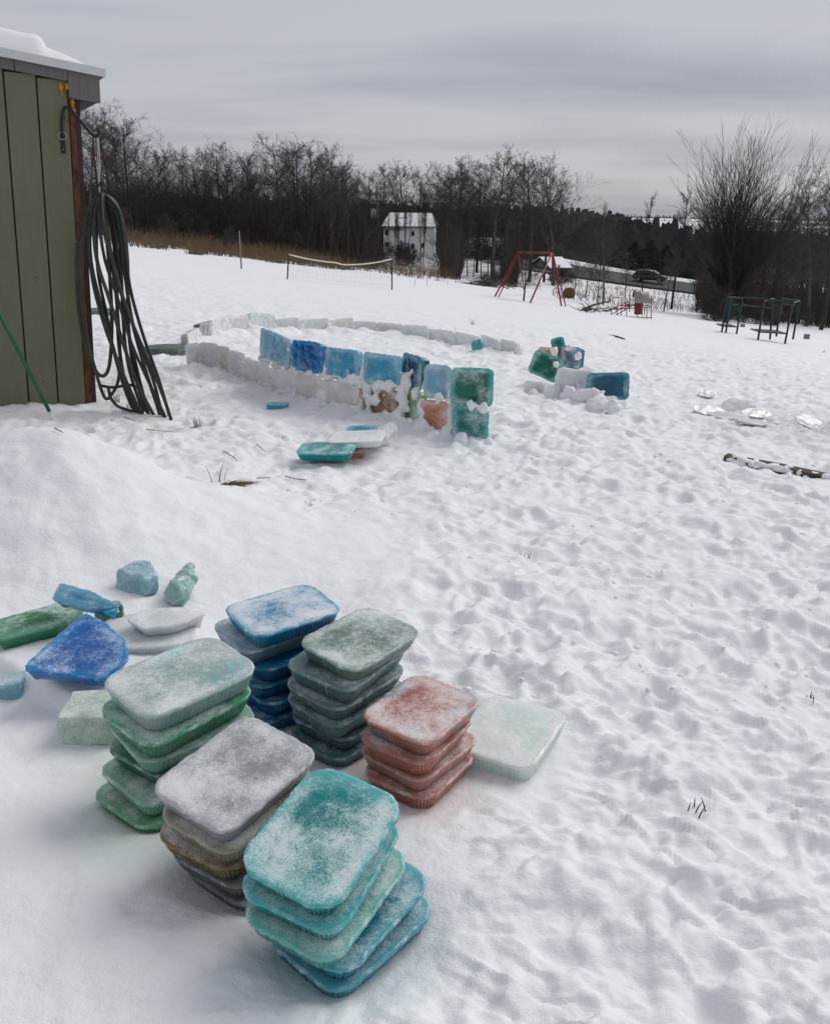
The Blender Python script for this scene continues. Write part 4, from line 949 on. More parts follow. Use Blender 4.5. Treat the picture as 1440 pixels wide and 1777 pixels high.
# ------------------------------------------------------------------ bare trees
def prisms(segs, n=3):
    """segs (m,8): p0 p1 r0 r1 -> tapered n-sided tubes"""
    s = np.asarray(segs, float); p0, p1 = s[:,0:3], s[:,3:6]; r0, r1 = s[:,6], s[:,7]
    d = p1-p0; d /= np.maximum(np.linalg.norm(d, axis=1), 1e-6)[:,None]
    ref = np.where(np.abs(d[:,2:3]) > .9, np.array([[1., 0, 0]]), np.array([[0, 0, 1.]]))
    a = np.cross(d, ref); a /= np.maximum(np.linalg.norm(a, axis=1), 1e-6)[:,None]; b = np.cross(d, a)
    V = []
    for p, r in ((p0, r0), (p1, r1)):
        for k in range(n):
            an = 2*math.pi*k/n; V.append(p + (a*math.cos(an)+b*math.sin(an))*r[:,None])
    V = np.stack(V, 1).reshape(-1, 3); m = len(s); base = (np.arange(m)*2*n)[:,None]
    F = np.concatenate([base+np.array([[k, (k+1) % n, n+(k+1) % n, n+k]]) for k in range(n)], 0)
    return V, F
def gen_tree(seed, H=11., style='oak'):
    rn = random.Random(seed); trunk = []; crown = []
    def branch(p, d, L, r, level, out, nseg=4, up=.12, maxl=4):
        pts = [p]; dd = d.normalized(); step = L/nseg
        for i in range(nseg):
            dd = (dd + Vector((rn.gauss(0, .09), rn.gauss(0, .09), rn.gauss(0, .06)+up))).normalized()
            q = pts[-1]+dd*step; ra = r*(1-.75*i/nseg); rb = r*(1-.75*(i+1)/nseg)
            out.append((*pts[-1], *q, max(ra, .009), max(rb, .006))); pts.append(q)
            if level < maxl:
                nb = {1: (1, 2), 2: (1, 2), 3: (0, 2)}[level] if style != 'broom' else {1: (1, 3), 2: (0, 2), 3: (0, 1)}[level]
                for _ in range(rn.randint(*nb)):
                    ax = Vector((rn.gauss(0, 1), rn.gauss(0, 1), rn.gauss(0, .6))).cross(dd)
                    if ax.length < 1e-3: continue
                    nd = Matrix.Rotation(R(rn.uniform(24, 58) if style != 'broom' else rn.uniform(10, 30)), 3, ax.normalized()) @ dd
                    branch(q.lerp(pts[-2], rn.random()), nd, L*rn.uniform(.38, .62), max(rb*.62, .007), level+1, crown, 3 if level > 1 else 4, up*.8, maxl)
    if style == 'broom':
        n = 26
        for k in range(3):
            trunk.append((rn.gauss(0, .05), rn.gauss(0, .05), -.4, rn.gauss(0, .1), rn.gauss(0, .1), .9, .22, .18))
        for k in range(n):
            a = k*2.4+rn.random(); tl = rn.uniform(.08, .55)
            branch(Vector((.1*math.cos(a), .1*math.sin(a), rn.uniform(.4, 1.4))), Vector((math.cos(a)*tl, math.sin(a)*tl, 1)), H*rn.uniform(.7, .85), .11, 1, crown, 7, .05)
    else:
        nt_ = 9; pts = [Vector((0, 0, -.5))]; d = Vector((rn.gauss(0, .04), rn.gauss(0, .04), 1)); r0 = H*.0145
        for i in range(nt_):
            d = (d + Vector((rn.gauss(0, .07), rn.gauss(0, .07), .25))).normalized(); q = pts[-1]+d*(H*.9+.5)/nt_
            trunk.append((*pts[-1], *q, r0*(1-.85*i/nt_), r0*(1-.85*(i+1)/nt_))); pts.append(q)
        lo = {'oak': .28, 'tall': .45, 'slim': .4, 'bush': .04}[style]; n = {'oak': 15, 'tall': 13, 'slim': 9, 'bush': 16}[style]
        for k in range(n):
            f = lo + (1-lo)*(k+rn.random())/n; i = min(nt_-1, int(f*nt_)); p = pts[i].lerp(pts[i+1], f*nt_-i)
            a = k*2.4+rn.uniform(-.5, .5); el = {'oak': .55, 'tall': .9, 'slim': 1.2, 'bush': .8}[style]*rn.uniform(.7, 1.4)
            L = H*{'oak': .36, 'tall': .27, 'slim': .22, 'bush': .45}[style]*(1.15-.75*(f-lo)/(1-lo))*rn.uniform(.75, 1.15)
            branch(p, Vector((math.cos(a), math.sin(a), el)), L, max(r0*.38*(1-.6*f), .018), 1, crown, 5, .12)
    mz = float(np.percentile([c[5] for c in crown], 98.5 if style == 'broom' else 99.7)); k = H/mz
    sc_ = lambda q: tuple(v*k for v in q[:6])+q[6:]
    return [sc_(q) for q in trunk], [sc_(q) for q in crown]
def make_tree_kind(seed, H, style, name, mat, matc):
    tr, cr = gen_tree(seed, H, style)
    root = empty(name); V, F = prisms(tr, 7); fast_mesh('trunk', V, F, mat, True, None, root)
    V, F = prisms(cr, 3); fast_mesh('crown', V, F, matc, False, None, root); return root
used_roots = set()
def place_tree(root, loc, sc, rz, label, group, name=None, sxy=None, cat='tree'):
    if root.name not in used_roots: used_roots.add(root.name); r = root
    else:
        r = root.copy(); C.objects.link(r)
        for ch in root.children:
            c = ch.copy(); C.objects.link(c); c.parent = r
    r.location = loc; r.rotation_euler = (0, 0, rz); sxy = sxy or sc; r.scale = (sxy, sxy, sc); tag(r, label, cat, group); return r
def bark(name, col):
    return simple(name, col, .9, .35, 3, .0)
def build_trees():
    rnd = random.Random(21)
    bk = [bark('bark_grey', (.085, .074, .066)), bark('bark_brown', (.045, .034, .029)), bark('bark_dark', (.020, .016, .015))]
    tw = [bark('twigs_grey', (.062, .052, .046)), bark('twigs_brown', (.060, .043, .036)), bark('twigs_dark', (.026, .019, .018))]
    kinds = []
    for i, (st, H) in enumerate([('oak', 12), ('tall', 14), ('oak', 11), ('tall', 13), ('oak', 12.5), ('slim', 10), ('tall', 12)]):
        kinds.append((make_tree_kind(40+i, H, st, 'bare_tree', bk[i % 3], tw[i % 3]), H))
    bb = [bark('shrub_twigs_red', (.085, .056, .048)), bark('shrub_twigs_grey', (.075, .062, .054)), bark('shrub_twigs_dark', (.035, .026, .023))]
    bush = [(make_tree_kind(70+i, 3.0, 'bush', 'bare_shrub', bb[i], bb[i]), 3.0) for i in range(3)]
    def z0(x, y): return float(base_z(x, y))
    def by_top(px, toppx, y, k, label, group, wide=1.0, lean=None):
        """tree on the ground at depth y under picture column px, as tall as the picture shows"""
        d = ray(px, 450); x = d.x*y; g = z0(x, y); top = AT(px, toppx, y).z; H = top-g
        root, h = kinds[k]; return place_tree(root, (x, y, g-.1), H/h*1.02, rnd.uniform(0, 6.28), label, group, sxy=H/h*wide)
    G = 'bare trees of the wood behind the snowfield'; LB = 'bare dark deciduous tree in the wood behind the snowfield'
    # silhouettes that stand out against the sky: column, top, depth, kind
    for (px, tp, y, k, w) in [(165,180,72,0,1.0),(195,200,78,1,1.1),(232,212,74,2,1.05),(262,248,84,4,1),(300,262,90,3,1.2),(322,268,96,0,.9),(350,268,88,1,1.1),(385,258,86,2,1.05),(405,262,92,4,1),(440,266,90,3,1.2),
                              (470,262,98,0,.9),(492,246,84,4,1.05),(520,254,90,2,1),(545,264,98,1,1.1),(572,262,86,0,1),(598,282,96,3,1.1),(640,306,150,2,1.1),(668,296,158,1,1.2),(700,292,155,3,1.3),(725,294,160,4,1),
                              (745,298,156,0,1),(775,300,152,3,1.2),(800,284,104,1,1.1),(828,290,110,2,1.),(858,264,92,3,1.25),(880,286,100,1,1.1),(918,278,98,3,1.2),(962,282,96,0,1.05),(946,298,104,2,.9),
                              (212,225,96,3,1.2),(285,275,110,1,1.1),(420,280,115,4,1.1),(560,270,112,3,1.1),(510,258,106,1,1.2),(370,276,118,0,1.),(610,300,125,0,1.),(180,196,88,4,1.1)]:
        by_top(px, tp-12, y, k, LB, G, w*1.08)
    for k in range(78):          # the depth of the wood
        px = rnd.uniform(130, 870); y = rnd.uniform(82, 175) if px < 600 else rnd.uniform(112, 190)
        if 625 < px < 785 and y < 152: continue
        if 800 < px < 872 and y < 152: continue
        by_top(px, rnd.uniform(290, 352), y, rnd.choice((0,1,2,3,4,6)), LB, G, rnd.uniform(1.0, 1.4))
    # slim young trunks before the white house
    for k in range(14):
        px = rnd.uniform(672, 770) ; by_top(px, rnd.uniform(320, 385), rnd.uniform(95, 125), 5, 'slim young tree before the white house', 'slim young trees before the houses', rnd.uniform(.3, .45))
    for px in (812, 822, 836, 848, 872): by_top(px, rnd.uniform(340, 380), rnd.uniform(90, 105), 5, 'slim young tree before the small gabled house', 'slim young trees before the gabled house', .7)
    # right-hand side, beyond the playground
    bt = make_tree_kind(91, 12., 'broom', 'bare_tree', bk[2], tw[2])
    d = ray(1272, 450); y = 62; x = d.x*y; g = z0(x, y); place_tree(bt, (x, y, g), (AT(1285, 248, y).z-g)/12.0, .6, 'big vase shaped bare tree fanning out beyond the green play frame', None)
    for (px, tp, y, k, w, lab) in [(1172,325,70,5,.8,'slim bare tree with upright twigs beside the vase shaped tree'),(1118,332,66,5,.55,'thin leaning sapling standing in front of the dark evergreens'),(1052,352,58,0,.9,'small forked bare tree between hay bale and red climber'),
                              (912,430,46,2,1.4,'dark gnarled tree trunk standing behind the red swing frame')]:
        by_top(px, tp, y, k, lab, None, w)
    for (px, tp, y, k, w) in [(1385,318,75,3,1.1),(1415,284,70,0,1.0),(1440,300,64,1,1.1),(1350,345,80,2,1),(1330,360,92,4,1.1),(1465,290,72,4,1.1),(1225,350,88,1,.9)]:
        by_top(px, tp, y, k, 'bare tree in the hedgerow right of the vase shaped tree' if px > 1300 else 'bare tree in the hedgerow left of the vase shaped tree', 'bare trees of the hedgerow', w)
    for k in range(46):
        px = rnd.uniform(960, 1470); y = rnd.uniform(150, 230) if px < 1230 else rnd.uniform(66, 140)
        by_top(px, rnd.uniform(378, 420), y, rnd.choice((0,1,2,4)), 'low bare tree in the dim wood past the road', 'low bare trees past the road', rnd.uniform(1.1, 1.7))
    for (px, y) in [(1000,66),(1020,72),(1042,62),(1090,72),(1160,60)]:
        by_top(px, rnd.uniform(420, 450), y, rnd.choice((0, 2)), 'young bare tree on the snowy verge before the road', 'young bare trees on the verge', .9)
    # shrubs
    def shrub(px, py, h, w, lab, grp):
        p = P(px, py); k = rnd.randrange(3); root, hh = bush[k]
        place_tree(root, (p.x, p.y, p.z-.05), h/hh, rnd.uniform(0, 6.28), lab, grp, sxy=h/hh*w, cat='shrub')
    for k in range(26):
        px = rnd.uniform(1225, 1440); shrub(px, 560+(px-1300)*.03+rnd.uniform(-14, 4), rnd.uniform(1.2, 2.3), rnd.uniform(1.1, 1.6), 'tangled bare shrub at the edge of the field behind the play frame', 'shrubs behind the play frame')
    for k in range(6): shrub(rnd.uniform(935, 1005), rnd.uniform(488, 497), rnd.uniform(1.2, 2.2), 1.4, 'bare shrub standing before the low house with the snowy roof', 'shrubs before the low house')
    for k in range(8): shrub(rnd.uniform(840, 905), rnd.uniform(478, 496), rnd.uniform(.8, 1.6), 1.6, 'low tangled shrub beside the swing frame', 'shrubs beside the swing frame')
    for k in range(34):
        px = rnd.uniform(200, 830); shrub(px, np.interp(px, [200, 330, 500, 640, 830], [418, 432, 452, 462, 470])-rnd.uniform(0, 10), rnd.uniform(1.5, 3.2), rnd.uniform(1., 1.5), 'bare shrub along the edge of the wood', 'shrubs along the edge of the wood')
    # thicket filling the wood, dead grass along its edge
    segs = []
    for k in range(26000):
        px = rnd.uniform(60, 900); y = rnd.uniform(80, 200); x = ray(px, 440).x*y; g = z0(x, y)
        if 655 < px < 765 and y < 150: continue
        if 800 < px < 872 and y < 150: continue
        h = rnd.uniform(1.2, 5.2); a = Vector((x, y, g)); b = a+Vector((rnd.gauss(0, h*.16), rnd.gauss(0, h*.16), h)); segs.append((*a, *b, .035, .012))
        c = a.lerp(b, rnd.uniform(.3, .8)); e = c+Vector((rnd.gauss(0, h*.2), 0, h*.28)); segs.append((*c, *e, .022, .01))
    for k in range(7000):
        px = rnd.uniform(880, 1500); y = rnd.uniform(72, 130) if px > 1215 else rnd.uniform(150, 220); x = ray(px, 450).x*y; g = z0(x, y)
        h = rnd.uniform(1.0, 4.2); a = Vector((x, y, g)); b = a+Vector((rnd.gauss(0, h*.2), rnd.gauss(0, h*.2), h)); segs.append((*a, *b, .03, .012))
        c = a.lerp(b, rnd.uniform(.3, .8)); e = c+Vector((rnd.gauss(0, h*.25), 0, h*.28)); segs.append((*c, *e, .02, .01))
    V, F = prisms(segs, 3); M['thicket'] = simple('thicket_stems', (.046, .034, .030), .9, .75, .09, 0, detail=8); o = fast_mesh('thicket', V, F, M['thicket']); tag(o, 'dense dim brown undergrowth of stems and twigs filling the wood', 'thicket', kind='stuff')
    M['dead_grass'] = bark('dead_grass', srgb(112, 94, 70)); segs = []
    for k in range(11000):
        px = rnd.uniform(180, 790); f = rnd.random()**1.2; py = np.interp(px, [180, 330, 500, 640, 790], [420, 436, 456, 466, 474]) - f*13
        wgt = np.exp(-((px-430)/150)**2)*1.0+.32
        if rnd.random() > wgt: continue
        d = ray(px, py); 
        y = np.interp(px, [180, 330, 500, 640, 790], [50, 52, 58, 66, 66]) + f*26; x = d.x*y
        if float(perlin(x*.25, y*.25, 9)) + .9*f < .25: continue
        g = z0(x, y); h = rnd.uniform(.4, 1.3)*(.5+.6*f)
        segs.append((x, y, g, x+rnd.gauss(0, h*.25), y, g+h, .02, .006))
    V, F = prisms(segs, 3); o = fast_mesh('dead_grass', V, F, M['dead_grass']); tag(o, 'tan dead grass and weeds along the foot of the wood', 'grass', kind='stuff')
    # weeds on the snowy verge to the right
    segs = []
    for k in range(2600):
        px = rnd.uniform(960, 1300); y = rnd.uniform(60, 112); x = ray(px, 480).x*y
        if float(perlin(x*.3, y*.3, 5)) < 0: continue
        g = z0(x, y); h = rnd.uniform(.2, .7); segs.append((x, y, g, x+rnd.gauss(0, h*.3), y, g+h, .016, .006))
    V, F = prisms(segs, 3); o = fast_mesh('verge_weeds', V, F, tw[1]); tag(o, 'thin brown weeds on the snowy verge before the road', 'weeds', kind='stuff')
    # evergreens past the road
    M['needle'] = bark('needles', (.012, .020, .014))
    def conifer(px, tp, y, w, seed):
        rn = random.Random(seed); x = ray(px, 450).x*y; g = z0(x, y); H = AT(px, tp, y).z-g; root = empty('evergreen_tree', (x, y, g))
        V, F = prisms([(0,0,-.3,0,0,H*.95,.2,.04)], 7); fast_mesh('trunk', V, F, bk[2], True, None, root); VV = []; FF = []
        for k in range(2600):
            f = rn.random()**.8; a = rn.uniform(0, 6.28); rr = w*(1-f)**.75*rn.uniform(.35, 1.05); z = H*(.04+.96*f) - .12*rr
            c = Vector((rr*math.cos(a), rr*math.sin(a), z)); t_ = Vector((math.cos(a), math.sin(a), -.35+rn.gauss(0, .25))); s = Vector((-math.sin(a), math.cos(a), rn.gauss(0, .4)))
            l = rn.uniform(.22, .5); b = len(VV); VV += [c-s*l*.4, c+t_*l, c+s*l*.4, c-t_*l*.3]; FF.append((b, b+1, b+2, b+3))
        fast_mesh('crown', np.array([v[:] for v in VV]), np.array(FF), M['needle'], False, None, root)
        tag(root, 'dense dark evergreen tree standing past the road behind the car', 'evergreen', 'dark evergreens past the road')
    for i, (px, tp, y, w) in enumerate([(1075,428,150,3.0),(1100,420,155,3.2),(1128,416,150,3.4),(1155,424,148,3.2),(1182,430,150,3.0),(1090,440,142,2.6),(1142,438,141,2.8),(1205,438,146,2.6),(1060,442,148,2.4)]): conifer(px, tp, y, w, i)
    # far woods on the hills
    rs = np.random.RandomState(4); n = 26000
    y = 230*(3600/230)**rs.rand(n); t = rs.uniform(-.62, .62, n); x = t*y
    fld = fbm(x/420., y/170., 77, 3); keep = ~((fld > .0) & (y > 850) & (y < 3000)); x, y = x[keep], y[keep]; g = base_z(x, y); n = len(x)
    h = rs.uniform(3.5, 10, n)*(.75+.6*fbm(x/60., y/60., 12, 2))*np.where(y < 500, .8, 1.0); w = h*rs.uniform(.25, .45, n)
    segs = np.column_stack([x, y, g-1, x+rs.randn(n)*.4, y, g+h, w, w*.25]); V, F = prisms(segs, 5)
    V += rs.randn(*V.shape)*.5
    o = fast_mesh('distant_wood', V, F, bark('distant_wood', (.036, .031, .031))); tag(o, 'far off leafless woods covering the hills beyond the valley', 'wood', kind='stuff')

# ------------------------------------------------------------------ playground and field things
def build_field():
    M['red'] = simple('faded_red_paint', srgb(128,34,40), .5, .3, 14); M['frame_green'] = simple('dark_green_paint', srgb(14,44,40), .5, .3, 10)
    M['black_post'] = simple('black_post', (.018,.018,.02), .5, .2, 10); M['white_rope'] = simple('white_tape', (.70,.69,.66), .7, .1, 20)
    M['hay'] = simple('old_hay', srgb(104,78,46), .95, .6, 9, 1.0, stretch=(1,1,6)); M['grey_tin'] = simple('grey_tin', (.24,.23,.235), .5, .3, 6)
    M['rusty'] = simple('rusty_barrel', srgb(112,62,50), .8, .4, 6, .4); M['concrete'] = simple('concrete', (.20,.19,.18), .9, .25, 14, .5)
    # swing frame
    pts = {'tl': (899,437), 'tr': (957,440)}
    base = [(857,514), (865,514), (919,525), (974,532), (977,527), (911,512)]
    ctr = P(916, 522); root = empty('swing_frame', ctr); inv = Vector(ctr); y0 = ctr.y
    a0 = AT(899, 437, y0+.4)-inv; a1 = AT(957, 439, y0-.5)-inv
    MB().tube([a0, a1], .05, 8).build('top_bar', M['red'], root, True)
    feet0 = [P(857, 514), P(911, 510)]; feet1 = [P(918, 526), P(975, 531)]
    for top, ft in ((a0, feet0), (a1, feet1)):
        for f in ft:
            leg = MB().tube([top, f-inv+Vector((0,0,-.1))], .042, 8).build('leg', M['red'], root, True)
    for top, ft in ((a0, feet0[0]), (a1, feet1[1])):
        f = ft-inv; MB().tube([top.lerp(f, .02)+Vector((.06,0,0)), f+Vector((.2,-.05,-.1))], .03, 8).build('brace', M['red'], root, True)
    tag(root, 'red A-frame swing frame without swings standing at the field edge', 'swing frame')
    # hay bale
    p = P(987, 517); root = empty('hay_bale', (p.x, p.y, p.z)); rb, wb = .36, .62; n = 36; V = []; F = []
    prof = [(0.001, -wb/2), (rb*.6, -wb/2-.0), (rb*.93, -wb/2+.01), (rb, -wb/2+.06), (rb*1.02, 0), (rb, wb/2-.06), (rb*.93, wb/2-.01), (rb*.6, wb/2), (.001, wb/2)]
    for (r, yy) in prof:
        for k in range(n):
            a = 2*math.pi*k/n; q = 1+.05*mnoise.noise(Vector((math.cos(a)*3, math.sin(a)*3, yy*5))); V.append((yy, r*q*math.cos(a), rb*.93+r*q*math.sin(a)))
    F = [(i*n+k, i*n+(k+1) % n, (i+1)*n+(k+1) % n, (i+1)*n+k) for i in range(len(prof)-1) for k in range(n)]
    mesh_obj('bale', V, F, M['hay'], root, True)
    for yy in (-.18, 0, .18): MB().tube([Vector((yy, rb*1.035*math.cos(a), rb*.93+rb*1.035*math.sin(a))) for a in np.linspace(0, 6.2832, 30)], .008, 5).build('twine', M['straw'], root, True)
    root.rotation_euler = (0, 0, R(58)); tag(root, 'round brown hay bale lying behind the swing frame', 'hay bale')
    # climber
    p = P(1100, 550); root = empty('climbing_frame', p, 0); s = p.y/FPX
    def L(x, y, d=0.): return AT(x, y, p.y+d)-p
    def bar(pp, r=.018, nm='bar', mat='red', par=None): return MB().tube(smooth_path([L(*q) for q in pp], 4) if len(pp) > 2 else [L(*q) for q in pp], r, 6).build(nm, M[mat], par or root, True)
    g = [(1060,549),(1070,550),(1087,552),(1106,553),(1122,555),(1129,554)]
    for (x, yb, yt, d) in [(1087,552,516,0),(1106,554,530,-.2),(1122,555,533,-.2),(1130,554,514,.1),(1084,540,500,.6),(1092,541,506,.6),(1114,548,516,.5),(1118,547,532,.5),(1070,551,530,0),(1060,549,534,0),(1078,548,528,.2)]:
        bar([(x, yb, d), (x+.5, yt, d)], .02, 'post')
    for pp in [[(1060,536,0),(1131,533,0)], [(1058,548,0),(1131,551,0)], [(1085,527,.1),(1131,531,.1)], [(1076,530,.3),(1128,530,.4)], [(1056,548,-.1),(1092,527,0)], [(1060,552,-.1),(1096,530,-.1)], [(1050,541,0),(1090,523,0)]]: bar(pp, .02, 'rail')
    for x0, x1, d in ((1062,1078,.3),(1092,1104,0),(1098,1112,0)):
        bar([(x0, 530 if x0 < 1080 else 524, d), (x0+.6, 518 if x0 < 1080 else 508, d), ((x0+x1)/2, 515.5 if x0 < 1080 else 502, d), (x1-.6, 518 if x0 < 1080 else 508, d), (x1, 530 if x0 < 1080 else 526, d)], .016, 'hoop')
    # tin tunnel roof and barrel
    n = 14; V = []; F = []; c0 = L(1099, 516, .1); c1 = L(1124, 517, .5); rr = .30
    for c in (c0, c1):
        for k in range(n+1):
            a = math.pi*k/n; V.append((c.x, c.y+rr*math.cos(a)*1.0, c.z+rr*math.sin(a)*.95))
    F = [(k, k+1, n+2+k, n+1+k) for k in range(n)]; o = mesh_obj('tunnel_roof', V, F, M['grey_tin'], root, True); sd = o.modifiers.new('s', 'SOLIDIFY'); sd.thickness = .015
    MB().box((c0.x, c0.y-rr, c0.z-.22), (c1.x, c0.y-rr+.02, c0.z-.0)).build('side_panel', M['grey_tin'], root)
    b0 = L(1107, 545, .3); b1 = L(1107, 517, .3); MB().tube([b0, b0.lerp(b1, .02), b0.lerp(b1, .5), b1], [.17, .175, .165, .175], 18).build('barrel', M['rusty'], root, True)
    tag(root, 'low red tubular climbing frame with grey tin tunnel and rusty barrel', 'climbing frame')
    # fallen branch beside it
    q = P(1030, 541); segs = []; rn = random.Random(4)
    def lb(px, py, d=0, h=.0): v = P(px, py); return Vector((v.x, v.y+d, v.z+h))-q
    segs2 = MB(); segs2.tube(smooth_path([lb(1011,539,0,.05), lb(1028,536,0,.18), lb(1046,533,0,.26), lb(1056,532,0,.3)], 5), [.06]*8+[.05]*8, 7)
    for k in range(34):
        px = rn.uniform(1005, 1060); a = lb(px, 543-(px-1005)*.05, 0, rn.uniform(.03, .2)); b = a+Vector((rn.gauss(0, .5), rn.gauss(0, .2), rn.uniform(-.1, .35))); segs2.tube([a, a.lerp(b, .5)+Vector((0,0,rn.gauss(0, .06))), b], [.02, .015, .007], 4, False)
    o = segs2.build('fallen_branch', M['twig']); o.location = q; tag(o, 'dark fallen branch with twigs lying beside the red climber', 'branch')
    # brush pile by the swing
    q = P(848, 497); mb = MB()
    for k in range(150):
        a = Vector((rn.gauss(0, .9), rn.gauss(0, .6), abs(rn.gauss(0, .22)))); d = Vector((rn.gauss(0, 1), rn.gauss(0, .6), rn.gauss(0, .28))).normalized()*rn.uniform(.4, 1.4); mb.tube([a-d*.5, a+Vector((0,0,.05)), a+d*.5], [.022, .018, .008], 4, False)
    o = mb.build('brush_pile', M['twig']); o.location = q; tag(o, 'heap of cut brush and branches beside the swing frame', 'brush pile')
    # two green play platforms
    def frame(posts, plat, rails, panels, lab, extra=None):
        fx = sum(q[0] for q in posts)/len(posts); fy = max(q[1] for q in posts); p0 = P(fx, fy); root = empty('play_frame', p0)
        D = p0.y
        def K(x, y, d=0.): return AT(x, y, D+d)-p0
        for (x, yb, xt, yt, d) in posts: MB().tube([K(x, yb, d)-Vector((0,0,.06)), K(xt, yt, d)], .04, 4).build('post', M['frame_green'], root)
        for (a, b, d0, d1) in rails: MB().tube([K(*a, d0), K(*b, d1)], .032, 4).build('rail', M['frame_green'], root)
        (xa, ya), (xb, yb), d0, d1 = plat
        q0 = K(xa, ya, d0); q1 = K(xb, yb, d0); dv = Vector((0, d1-d0, 0)); nb = 6
        for k in range(nb):
            s0 = dv*(k/nb); s1 = dv*((k+.9)/nb); b = MB(); t = Vector((0,0,.04))
            ps = [q0+s0, q1+s0, q1+s1, q0+s1]; b.v = [p for p in ps]+[p+t for p in ps]; b.f = [(3,2,1,0),(4,5,6,7),(0,1,5,4),(1,2,6,5),(2,3,7,6),(3,0,4,7)]; b.build('deck_plank', M['black_post'], root)
        for (a, b, c, d, dd) in panels:
            b_ = MB(); ps = [K(*a, dd), K(*b, dd), K(*c, dd), K(*d, dd)]; n_ = Vector((0, .03, 0)); b_.v = ps+[p+n_ for p in ps]; b_.f = [(0,1,2,3),(7,6,5,4),(0,4,5,1),(1,5,6,2),(2,6,7,3),(3,7,4,0)]; b_.build('side_panel', M['frame_green'], root)
        tag(root, lab, 'play frame'); return root
    frame([(1252,576,1262,513,0),(1259,578,1268,516,-.25),(1278,577,1288,516,.1)], ((1254,567),(1279,568),0,.9),
          [((1263,515),(1288,517),0,0.1),((1264,529),(1287,528),0,.1)], [((1255,560),(1264,561),(1271,518),(1263,517),-.1)], 'smaller dark green play platform with side panel at the field edge')
    frame([(1315,589,1326,519,0),(1362,594,1376,523,-.2),(1336,586,1342,517,.8),(1347,581,1356,518,.8),(1376,586,1387,521,.8)], ((1318,577),(1366,580),-.05,1.0),
          [((1290,516),(1326,518),.1,0),((1287,529),(1340,535),.1,.1),((1326,519),(1377,524),0,-.2),((1358,518),(1388,521),.8,.8),((1357,527),(1386,530),.8,.8),((1326,522),(1342,518),0,.8),((1376,525),(1387,522),-.2,.8)], [((1380,562),(1384,563),(1389,522),(1384,521),.8)], 'larger dark green play platform with five posts beyond the ring')
    # dark stump and block behind
    def block(px, py, w, h, lab, nm, mat):
        p = P(px, py); b = MB(); nb = 14; pr = [(1.0, -.1), (1.02, .1*h), (.97, .6*h), (.95, .97*h), (.85, h), (.001, h)]
        V = [(w/2*r*(1+.06*mnoise.noise(Vector((math.cos(6.283*k/nb)*2, math.sin(6.283*k/nb)*2, z))))*math.cos(6.283*k/nb), w/2*r*math.sin(6.283*k/nb), z) for r, z in pr for k in range(nb)]
        F = [(i*nb+k, i*nb+(k+1) % nb, (i+1)*nb+(k+1) % nb, (i+1)*nb+k) for i in range(len(pr)-1) for k in range(nb)]
        o = mesh_obj(nm, V, F, M[mat], None, False); o.location = p; tag(o, lab, 'stump', None)
    block(1399, 588, .27, .22, 'short grey brown stump standing in snow right of the play frames', 'tree_stump', 'concrete'); block(1288, 567, .25, .16, 'low grey stump behind the smaller play platform', 'tree_stump', 'concrete')
    block(1345, 564, .30, .62, 'dark tall stump standing behind the larger play platform', 'tree_stump', 'twig')
    # net
    a = P(498, 484); b = P(680, 502); ta = AT(501, 441, a.y); tb = AT(680, 449, b.y); root = empty('garden_net', a)
    MB().tube([Vector((0,0,-.1)), ta-a], .028, 8).build('post', M['black_post'], root, True); MB().tube([b-a+Vector((0,0,-.1)), tb-a+Vector((0,0,.02))], .028, 8).build('post', M['black_post'], root, True)
    n = 14; sag = [(ta-a).lerp(tb-a, k/n)+Vector((0, 0, -.30*(1-(2*k/n-1)**2)*(.8 if k < n/2 else 1))) for k in range(n+1)]
    MB().tube(sag, .028, 6).build('top_tape', M['white_rope'], root, True)
    mb = MB(); 
    for k in range(1, 40):
        f = k/40; t_ = sag[int(f*n)].lerp(sag[min(n, int(f*n)+1)], f*n-int(f*n)); g = (Vector((0,0,0))).lerp(b-a, f); mb.tube([g, t_], .0016, 3, False)
    for r_ in (.15, .4, .65, .85):
        mb.tube([Vector((0,0,0)).lerp(b-a, k/n).lerp(sag[k], r_) for k in range(n+1)], .0016, 3, False)
    mb.build('netting', M['black_post'], root); tag(root, 'sagging white topped net between two black posts in the snowfield', 'net')
    # thin stake
    p = P(419, 466); t_ = AT(415, 400, p.y); root2 = MB().tube([Vector((0,0,-.1)), (t_-p)*.5, t_-p], [.035, .035, .03], 8); o = root2.build('stake', M['concrete'], None, True); o.location = p; tag(o, 'tall thin grey stake standing alone in the snowfield', 'stake')
    for px, py, h in [(719,494,.3),(740,496,.45),(789,491,.35),(776,493,.4)]:
        p = P(px, py); o = MB().tube([Vector((0,0,-.05)), Vector((.04,0,h*.5)), Vector((.02,0,h))], [.012,.010,.006], 5).build('weed_stalk', M['twig'], None, True); o.location = p; tag(o, 'thin dry weed stalk standing in the snow right of the net', 'stalk', 'weed stalks right of the net')

